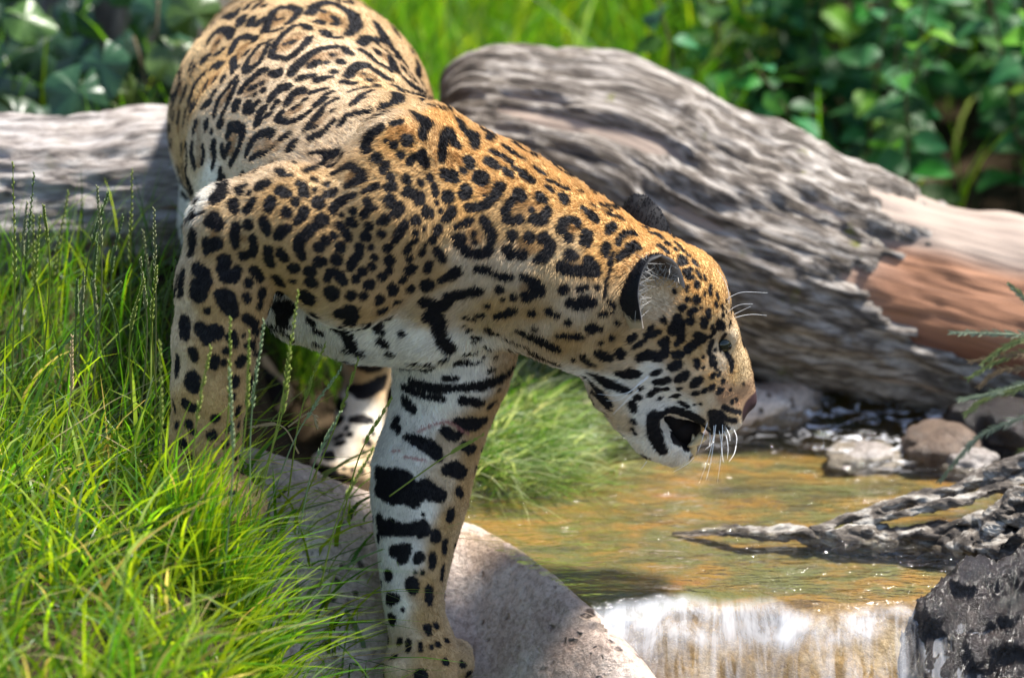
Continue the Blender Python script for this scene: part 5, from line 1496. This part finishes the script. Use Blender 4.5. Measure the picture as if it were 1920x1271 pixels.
# long blades leaning out over the boulder
n = 170
X = rng.uniform(-0.40, -0.16, n); Y = rng.uniform(-0.42, -0.16, n)
grass("leaning_grass", X, Y, rng.uniform(0.05, 0.15, n), rng.uniform(0.004, 0.008, n), np.stack([rng.uniform(0.04, 0.20, n), rng.normal(-0.01, 0.03, n)], 1), [GREEN, YEL, PALE], [5, 5, 1], "long green blades leaning across the boulder in front of the jaguar's front leg", curl=0.9, zf=top_h)

# taller darker grass beside the small log
n = 2600
X = rng.uniform(-1.1, -0.36, n); Y = rng.uniform(0.0, 0.46, n)
m = rng.random(n) < (1 - smooth01(X, -0.52, -0.40)) * 0.9 + 0.12
m &= np.hypot(X + 0.42, Y + 0.08) > 0.12
X, Y = X[m], Y[m]; n = len(X)
h = 0.05 + 0.24 * rng.random(n) ** 1.8
ln = np.stack([rng.normal(0.03, 0.06, n), rng.normal(0, 0.05, n)], 1)
grass("tall_grass", X, Y, h, rng.uniform(0.0018, 0.004, n), ln, [GREEN, YEL, DARK, PALE], [5, 2.5, 4, 2], "taller darker grass in front of the small pale log")

# shaded grass in the hollow behind the hind feet
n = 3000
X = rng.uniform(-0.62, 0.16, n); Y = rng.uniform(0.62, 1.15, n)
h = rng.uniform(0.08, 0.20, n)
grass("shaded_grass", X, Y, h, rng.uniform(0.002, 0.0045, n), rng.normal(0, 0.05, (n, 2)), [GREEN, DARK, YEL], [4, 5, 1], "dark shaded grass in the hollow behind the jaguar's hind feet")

# overhanging pale tussock on the pool's left edge
n = 3400
X = rng.normal(-0.02, 0.055, n); Y = rng.uniform(0.30, 0.62, n)
X = X + 0.25 * np.clip(Y - 0.34, 0, 1)
h = rng.uniform(0.07, 0.17, n)
ln = np.stack([rng.normal(0.07, 0.05, n), rng.normal(-0.05, 0.05, n)], 1)
grass("grass_tussock", X, Y, h, rng.uniform(0.002, 0.005, n), ln, [GREEN, PALE, (0.42, 0.48, 0.34), DARK], [2.5, 4, 5, 0.5], "pale arching grass tussock hanging over the pool behind the front leg", curl=1.0)

# bright grass beyond the log and rough growth far behind
n = 16000
X = rng.uniform(-0.75, 0.75, n); Y = rng.uniform(1.15, 2.7, n)
m = rng.random(n) < 1 - 0.95 * smooth01(X - 0.12 * (Y - 1.2), 0.22, 0.40)
m &= ~((X < -0.28) & (Y < 2.1))
X, Y = X[m], Y[m]; n = len(X)
h = rng.uniform(0.10, 0.34, n)
grass("meadow_grass", X, Y, h, rng.uniform(0.004, 0.010, n), np.stack([rng.normal(0.02, 0.07, n), rng.normal(-0.02, 0.06, n)], 1), [GREEN, YEL, PALE, DARK], [7, 2, 1.2, 1.2], "blurred bright green grass growing behind the big log")
n = 26000
X = rng.uniform(-6, 6, n); Y = rng.uniform(2.6, 9.0, n)
h = rng.uniform(0.2, 0.5, n)
grass("rough_grass", X, Y, h, rng.uniform(0.010, 0.022, n), rng.normal(0, 0.1, (n, 2)), [GREEN, YEL, DARK], [5, 2, 3], "long rough grass far behind the shrubs")

n = 11000
X = rng.uniform(-4.5, 4.5, n); Y = rng.uniform(-1.6, 2.6, n)
m = (X < -0.95) | ((X > 1.35) & (Y > 0.2)) | ((X < -0.55) & (Y > 0.95) & (np.hypot(X - tb[0], Y - 1.6) > 0.25))
X, Y = X[m], Y[m]; n = len(X)
grass("bank_grass", X, Y, rng.uniform(0.08, 0.26, n), rng.uniform(0.006, 0.013, n), rng.normal(0, 0.07, (n, 2)), [GREEN, YEL, DARK], [5, 3, 2], "green grass spreading over the banks to either side of the stream")

# ---- flowering grass stalks, one by one
k = leaf_mat("grass_stalk", 0.5, 0.3, (1.4, 1.4, 0.6)); M_STALK = k
def stalk(base, tip, bow, colr, seed, head=0.45):
    rs = random.Random(seed)
    mid = (base + tip) / 2 + bow
    P = spline([base, mid, tip], 22)
    root = empty("grass_stalk", tuple(base))
    V, F = tube(P[:17], np.linspace(0.0013, 0.0008, 17), 5)
    s = mobj("stem", V - base, F, M_STALK, root); set_col(s.data, "tone", np.tile(colr, (len(V), 1)) * 0.9)
    Vs, Fs, off = [], [], 0
    L = P[int(22 * (1 - head)):]
    L = spline(L, 31)
    for i in range(30):                             # spikelets set alternately along the ear
        t = (L[i + 1] - L[i]); t /= np.linalg.norm(t)
        sd = np.cross(t, [0.2, 1, 0.1]); sd /= np.linalg.norm(sd)
        sd = sd * (1 if i % 2 else -1)
        a = L[i]; ln = 0.013 * (1 - 0.5 * i / 30) * rs.uniform(0.8, 1.2); w = 0.0012
        if rs.random() < 0.2: continue
        d = t * 0.96 + sd * 0.26
        q = np.cross(d, sd); q /= np.linalg.norm(q)
        pts = [a, a + d * ln * 0.4 + sd * w, a + d * ln * 0.4 + q * w, a + d * ln * 0.4 - sd * w, a + d * ln * 0.4 - q * w, a + d * ln]
        Vs += pts
        for j in range(4):
            Fs.append((off, off + 1 + j, off + 1 + (j + 1) % 4)); Fs.append((off + 5, off + 1 + (j + 1) % 4, off + 1 + j))
        off += 6
    V2, F2 = tube(L, np.full(31, 0.0006), 4)
    hd_ = mobj("seed_head", np.vstack([np.array(Vs)]) - base, np.array(Fs), M_STALK, root)
    set_col(hd_.data, "tone", np.tile(colr, (len(Vs), 1)))
    ax_ = mobj("rachis", V2 - base, F2, M_STALK, hd_)
    set_col(ax_.data, "tone", np.tile(colr, (len(V2), 1)))
    return root
LIME, GREYG = np.array((0.24, 0.30, 0.04)), np.array((0.24, 0.32, 0.16))
front = [((470, 1010), (560, 545), -0.26, LIME), ((470, 1020), (495, 600), -0.25, GREYG), ((400, 1000), (432, 595), -0.27, LIME), ((360, 1010), (395, 650), -0.3, LIME), ((560, 960), (672, 672), -0.10, LIME), ((540, 930), (612, 640), -0.12, LIME),
         ((430, 1000), (468, 620), -0.28, LIME), ((500, 960), (640, 690), -0.14, GREYG), ((420, 1080), (430, 690), -0.34, GREYG), ((560, 1000), (640, 770), -0.2, GREYG), ((480, 930), (545, 690), -0.2, LIME), ((600, 1100), (700, 840), -0.28, LIME), ((280, 1050), (300, 640), -0.3, LIME), ((640, 980), (735, 745), -0.12, LIME), ((730, 930), (905, 815), -0.12, LIME)]
for i, (b, t, Yp, c) in enumerate(front):
    B = W(*b, Yp); T = W(*t, Yp + 0.02)
    o = stalk(B, T, np.array([0.008 * (-1) ** i, 0, 0.01]), c, i)
    tag(o, "flowering grass stalk with a narrow seed head rising before the jaguar's legs", "grass stalk", "seed stalks in front of the jaguar")
for i in range(26):
    x = random.uniform(5, 330); yb = random.uniform(640, 820); yt = random.uniform(280, 560) if x < 260 else random.uniform(380, 580)
    Yp = random.uniform(-0.05, 0.3)
    B = W(x, yb, Yp); T = W(x + random.uniform(-30, 50), yt, Yp + random.uniform(-0.03, 0.03))
    o = stalk(B, T, np.array([random.uniform(-0.012, 0.012), 0, 0.012]), random.choice((np.array((0.10, 0.16, 0.04)), LIME * 0.8, np.array((0.20, 0.22, 0.10)))), 100 + i, random.uniform(0.35, 0.55))
    tag(o, "tall grass stalk with a thin seed head against the small pale log", "grass stalk", "seed stalks in front of the small log")
for i, (b, t) in enumerate((((100, 940), (135, 630)), ((560, 850), (470, 800)), ((540, 800), (595, 800)))):
    B = W(*b, -0.1); T = W(*t, -0.1)
    o = stalk(B, T, np.array([0.01, 0, 0.02]), np.array((0.50, 0.38, 0.22)), 300 + i)
    tag(o, "dry straw coloured grass stalk bent over among the green ones", "grass stalk", "dry straw stalks")

# ---- leaves
def leaf_mesh(name, outline, fold, droop, mat, colr, veins=True):
    """outline: half-widths along the length; a grid leaf with a folded midrib and a drooping tip, unit length"""
    n = len(outline); m = 5
    V, F, c = [], [], []
    for i, w in enumerate(outline):
        t = i / (n - 1)
        for j in range(m):
            u = (j / (m - 1) - 0.5) * 2
            V.append((u * w, t, fold * abs(u) * w - droop * t * t + 0.02 * math.sin(9 * t + 4 * u)))
            g = 1.25 if j == 2 else (1.0 if (i + j) % 2 else 0.9)
            c.append(tuple(g * q for q in colr))
    for i in range(n - 1):
        for j in range(m - 1):
            a = i * m + j
            F.append((a, a + 1, a + m + 1, a + m))
    me = mesh_np(name, np.array(V), np.array(F))
    set_col(me, "tone", np.array(c))
    me.materials.append(mat)
    return me
def lobed_leaf(name, mat, colr, seed):
    """five-lobed ivy leaf, fan of triangles with a raised centre"""
    rs = random.Random(seed)
    ang = np.linspace(-math.pi * 0.94, math.pi * 0.94, 41)
    lob = 0.60 + 0.10 * np.cos(ang * 2.0) ** 2 + 0.22 * np.exp(-(ang / 0.5) ** 2) - 0.10 * (np.abs(ang) / math.pi) ** 2
    rings = [0.0, 0.35, 0.7, 1.0]
    V, c, F = [], [], []
    for r in rings:
        for a, l in zip(ang, lob):
            x, y = math.sin(a) * l * r, 0.25 + math.cos(a) * l * r
            V.append((x, y, 0.05 * r * r * math.cos(4 * a) - 0.16 * r * r + 0.05 * rs.uniform(-1, 1) * r))
            vein = 1.35 if abs(math.cos(a * 2.0)) > 0.985 else 1.0
            c.append(tuple(vein * q for q in colr))
    m = len(ang)
    for i in range(3):
        for j in range(m - 1):
            F.append((i * m + j, i * m + j + 1, (i + 1) * m + j + 1, (i + 1) * m + j))
    me = mesh_np(name, np.array(V), np.array(F)[:, ::-1])
    set_col(me, "tone", np.array(c))
    me.materials.append(mat)
    return me
OV = [0.02, 0.17, 0.27, 0.31, 0.30, 0.25, 0.18, 0.10, 0.0]
LEAVES = [leaf_mesh("leaf", OV, 0.25, 0.25, M_LEAF, c) for c in ((0.04, 0.16, 0.018), (0.028, 0.13, 0.034), (0.11, 0.25, 0.016), (0.022, 0.095, 0.026))]
IVY = [lobed_leaf("leaf", M_IVY, c, s) for s, c in enumerate(((0.016, 0.050, 0.022), (0.022, 0.065, 0.022), (0.013, 0.040, 0.020), (0.05, 0.10, 0.015)))]

def put_leaf(me, parent, org, pos, size, direction, normal):
    o = bpy.data.objects.new("leaf", me)
    COL.objects.link(o); o.parent = parent
    d = Vector(direction).normalized()
    nr = Vector(normal); nr = (nr - d * nr.dot(d)).normalized()
    x = d.cross(nr)
    M = Matrix((x, d, nr)).transposed().to_4x4()
    o.matrix_local = Matrix.Translation(Vector(pos) - Vector(org)) @ M @ Matrix.Scale(size, 4)
    return o

# ---- ivy between the small log and the tree trunk
ivy = empty("ivy", tuple(W(200, 250, 1.05)))
ivy.location.z = float(ground_h(ivy.location.x, 1.05))
IO = np.array(ivy.location)
tag(ivy, "dark glossy ivy with lobed leaves climbing between the small log and the trunk", "ivy")
big = [(152, 150, 95, 0.95, (-0.3, -1)), (190, 100, 78, 0.98, (0.1, -1)), (150, 95, 70, 1.05, (-0.5, -0.9)), (245, 160, 62, 0.97, (0.2, -1)), (285, 45, 95, 1.1, (0.3, 0.9)), (310, 90, 80, 1.0, (0.5, -0.8)), (372, 45, 80, 1.0, (-0.3, 0.9)), (228, 95, 70, 1.08, (0.1, -1)),
       (20, 205, 95, 0.93, (0.5, -0.8)), (70, 222, 80, 0.94, (0.6, -0.6)), (25, 160, 70, 1.0, (0, -1)), (30, 30, 70, 1.05, (0.9, -0.3)), (60, 70, 95, 1.1, (0.4, -0.9)), (182, 212, 62, 0.93, (0.3, -0.8)), (250, 205, 85, 1.02, (0, -1)), (120, 190, 80, 1.05, (0.2, -1)),
       (300, 170, 75, 1.06, (0.4, -0.9)), (330, 130, 70, 1.06, (-0.2, -1)), (280, 130, 75, 1.1, (0.1, -1)), (100, 120, 85, 1.12, (-0.3, -1)), (20, 100, 90, 1.12, (0.2, -1))]
for x, y, s, Yp, d in big:
    p = W(x, y, Yp)
    dr = np.array([d[0], 0, 0]) + d[1] * UPV * 0.9 + 0.2 * VIEW * random.uniform(-1, 1)
    nr = -VIEW * 0.75 + np.array([random.gauss(0, .3), 0, 0.75])
    put_leaf(random.choice(IVY), ivy, IO, p, s / pxm(p) * 1.0, dr, nr)
for i in range(150):
    x, y = random.uniform(-120, 430), random.uniform(-60, 250)
    Yp = random.uniform(1.08, 1.36)
    p = W(x, y, Yp)
    if p[2] < ground_h(p[0], p[1]) or (y < 95 and random.random() < 0.75):
        continue
    put_leaf(random.choice(IVY[:3]), ivy, IO, p, random.uniform(45, 85) / pxm(p), np.array([random.gauss(0, .6), random.gauss(0, .3), random.uniform(-1, 0.1)]), -VIEW + np.array([random.gauss(0, .5), 0, random.uniform(0.2, 1.0)]))
for pts in (((297, 0, 1.08), (293, 60, 1.06), (290, 110, 1.06), (292, 240, 1.05)), ((250, 70, 1.02), (262, 110, 1.0), (272, 170, 1.0), (268, 240, 1.02)), ((345, 110, 1.0), (300, 140, 1.0), (270, 165, 1.0)), ((110, 190, 1.0), (130, 215, 1.0), (150, 245, 1.03))):
    C = spline([W(*q) for q in pts], 20)
    V, F = tube(C, np.linspace(0.0028, 0.0022, 20), 6)
    mobj("stem", V - IO, F, M_STEM, ivy)

# ---- broad-leaved shrubs behind the log
def shrub(bx, by, h, nl, leaf, seed, label, group):
    rs = random.Random(seed)
    bz = float(ground_h(bx, by))
    base = np.array([bx, by, bz])
    root = empty("leafy_plant", tuple(base))
    lean = np.array([rs.gauss(0, .10), rs.gauss(-0.06, .08), 0])
    P = spline([base, base + (0, 0, h * 0.5) + lean * 0.35, base + (0, 0, h) + lean], 24)
    V, F = tube(P, np.linspace(0.004, 0.0012, 24), 6)
    s = mobj("stem", V - base, F, M_STEM, root)
    a = rs.uniform(0, 6.28)
    for i in range(nl):
        t = 0.18 + 0.82 * (i // 2) / (nl / 2)
        p = P[min(23, int(t * 23))]
        a += math.pi if i % 2 else 1.3 + rs.gauss(0, .3)
        d = np.array([math.cos(a), math.sin(a), rs.uniform(-0.35, 0.45)])
        nr = np.array([rs.gauss(0, .5), rs.gauss(-.45, .45), 0.9])
        put_leaf(leaf[rs.randrange(len(leaf))], root, base, p + d * 0.008, rs.uniform(0.05, 0.10) * (1.05 - 0.45 * t), d, nr)
    return tag(root, label, "plant", group)
cnt = 0
for i in range(84):
    if i < 62:
        bx, by = random.uniform(0.28, 1.25), random.uniform(1.08, 2.0)
    else:
        bx, by = random.uniform(0.1, 1.6), random.uniform(1.9, 2.6)
    if bx < 0.25 + 0.1 * (by - 1.1):
        continue
    tall = random.uniform(0.32, 0.62)
    kind = random.random()
    lf = LEAVES[:2] + LEAVES[3:] if kind < 0.7 else LEAVES[1:3]
    shrub(bx, by, tall, random.randrange(18, 26), lf, 500 + i, "blurred dark green broad leaved plant in the thicket behind the big log" if kind < 0.7 else "blurred yellower green broad leaved plant in the thicket behind the big log",
          "dark leafy plants behind the log" if kind < 0.7 else "yellower leafy plants behind the log")

# ---- conifer sprays at the right edge
k = leaf_mat("conifer_needle", 0.5, 0.2, (1.3, 1.3, 0.6)); M_CON = k
cb = WZ(2010, 930, 0.0)
con = empty("conifer_seedling", tuple(cb)); CB = np.array(cb)
tag(con, "small conifer with feathery grey green sprays reaching in over the driftwood", "conifer")
tr_ = spline([cb, cb + (0.01, 0.0, 0.15), cb + (0.0, -0.02, 0.32)], 12)
V, F = tube(tr_, np.linspace(0.007, 0.003, 12), 8)
mobj("trunk", V - CB, F, M_STEM, con)
def spray(pts, colr, seed, L=0.018):
    rs = random.Random(seed)
    P = spline([W(1550 + x / 2.543, 500 + y / 2.543, Yp) for x, y, Yp in pts], 40)
    V, F = tube(P, np.linspace(0.0016, 0.0006, 40), 5)
    Vs, Fl, off = [V], [F[0]], len(V)
    for i in range(3, 40):
        t = P[min(39, i + 1)] - P[i - 1]; t /= np.linalg.norm(t)
        for sgn in (-1, 1):
            sd = np.cross(t, -VIEW) * sgn + np.array([rs.gauss(0, .2), rs.gauss(0, .5), rs.gauss(0, .2)])
            d = t * 0.85 + sd * 0.42; d /= np.linalg.norm(d)
            w = np.cross(d, VIEW); w /= np.linalg.norm(w); w *= 0.0011
            ln = L * (1.1 - 0.6 * i / 40) * rs.uniform(0.6, 1.1)
            a = P[i]
            Vs.append(np.array([a - w, a + w, a + d * ln * 0.6 + w * 0.8, a + d * ln, a + d * ln * 0.6 - w * 0.8]))
            Fl.append(np.array([[off, off + 1, off + 2, off + 4]])); Fl.append(np.array([[off + 4, off + 2, off + 3, off + 3]])[:, :3])
            off += 5
    quads = np.vstack([f for f in Fl if f.shape[1] == 4]); tr3 = np.vstack([f for f in Fl if f.shape[1] == 3])
    o = mobj("spray", np.vstack(Vs) - CB, [quads, tr3], M_CON, con)
    set_col(o.data, "tone", np.tile(colr, (off, 1)) * (0.8 + 0.4 * np.random.default_rng(seed).random((off, 1))))
GG, OG, BR = np.array((0.17, 0.21, 0.13)), np.array((0.12, 0.15, 0.035)), np.array((0.16, 0.10, 0.04))
for i, (pts, c) in enumerate((
    (((1180, 330, 0.30), (941, 325, 0.27), (760, 318, 0.25), (600, 315, 0.24)), GG), (((1160, 330, 0.30), (960, 345, 0.26), (860, 380, 0.25), (745, 460, 0.24)), OG), (((1160, 380, 0.3), (941, 410, 0.26), (820, 450, 0.25), (680, 530, 0.24)), OG),
    (((1180, 440, 0.3), (960, 480, 0.26), (820, 500, 0.25), (730, 570, 0.24)), BR), (((1180, 470, 0.3), (941, 560, 0.27), (800, 600, 0.25), (640, 635, 0.24)), GG), (((1180, 500, 0.3), (941, 580, 0.26), (780, 620, 0.25), (665, 700, 0.24)), OG),
    (((1180, 640, 0.3), (941, 715, 0.26), (740, 800, 0.24), (640, 900, 0.22), (542, 1020, 0.21)), GG * 0.9), (((1180, 760, 0.3), (1000, 840, 0.26), (930, 890, 0.25), (850, 960, 0.24)), OG), (((1180, 200, 0.3), (1000, 190, 0.27), (920, 130, 0.26), (870, 85, 0.25)), GG), (((1180, 300, 0.3), (1020, 420, 0.26), (900, 420, 0.25), (690, 450, 0.24)), BR))):
    spray(pts, c, i)
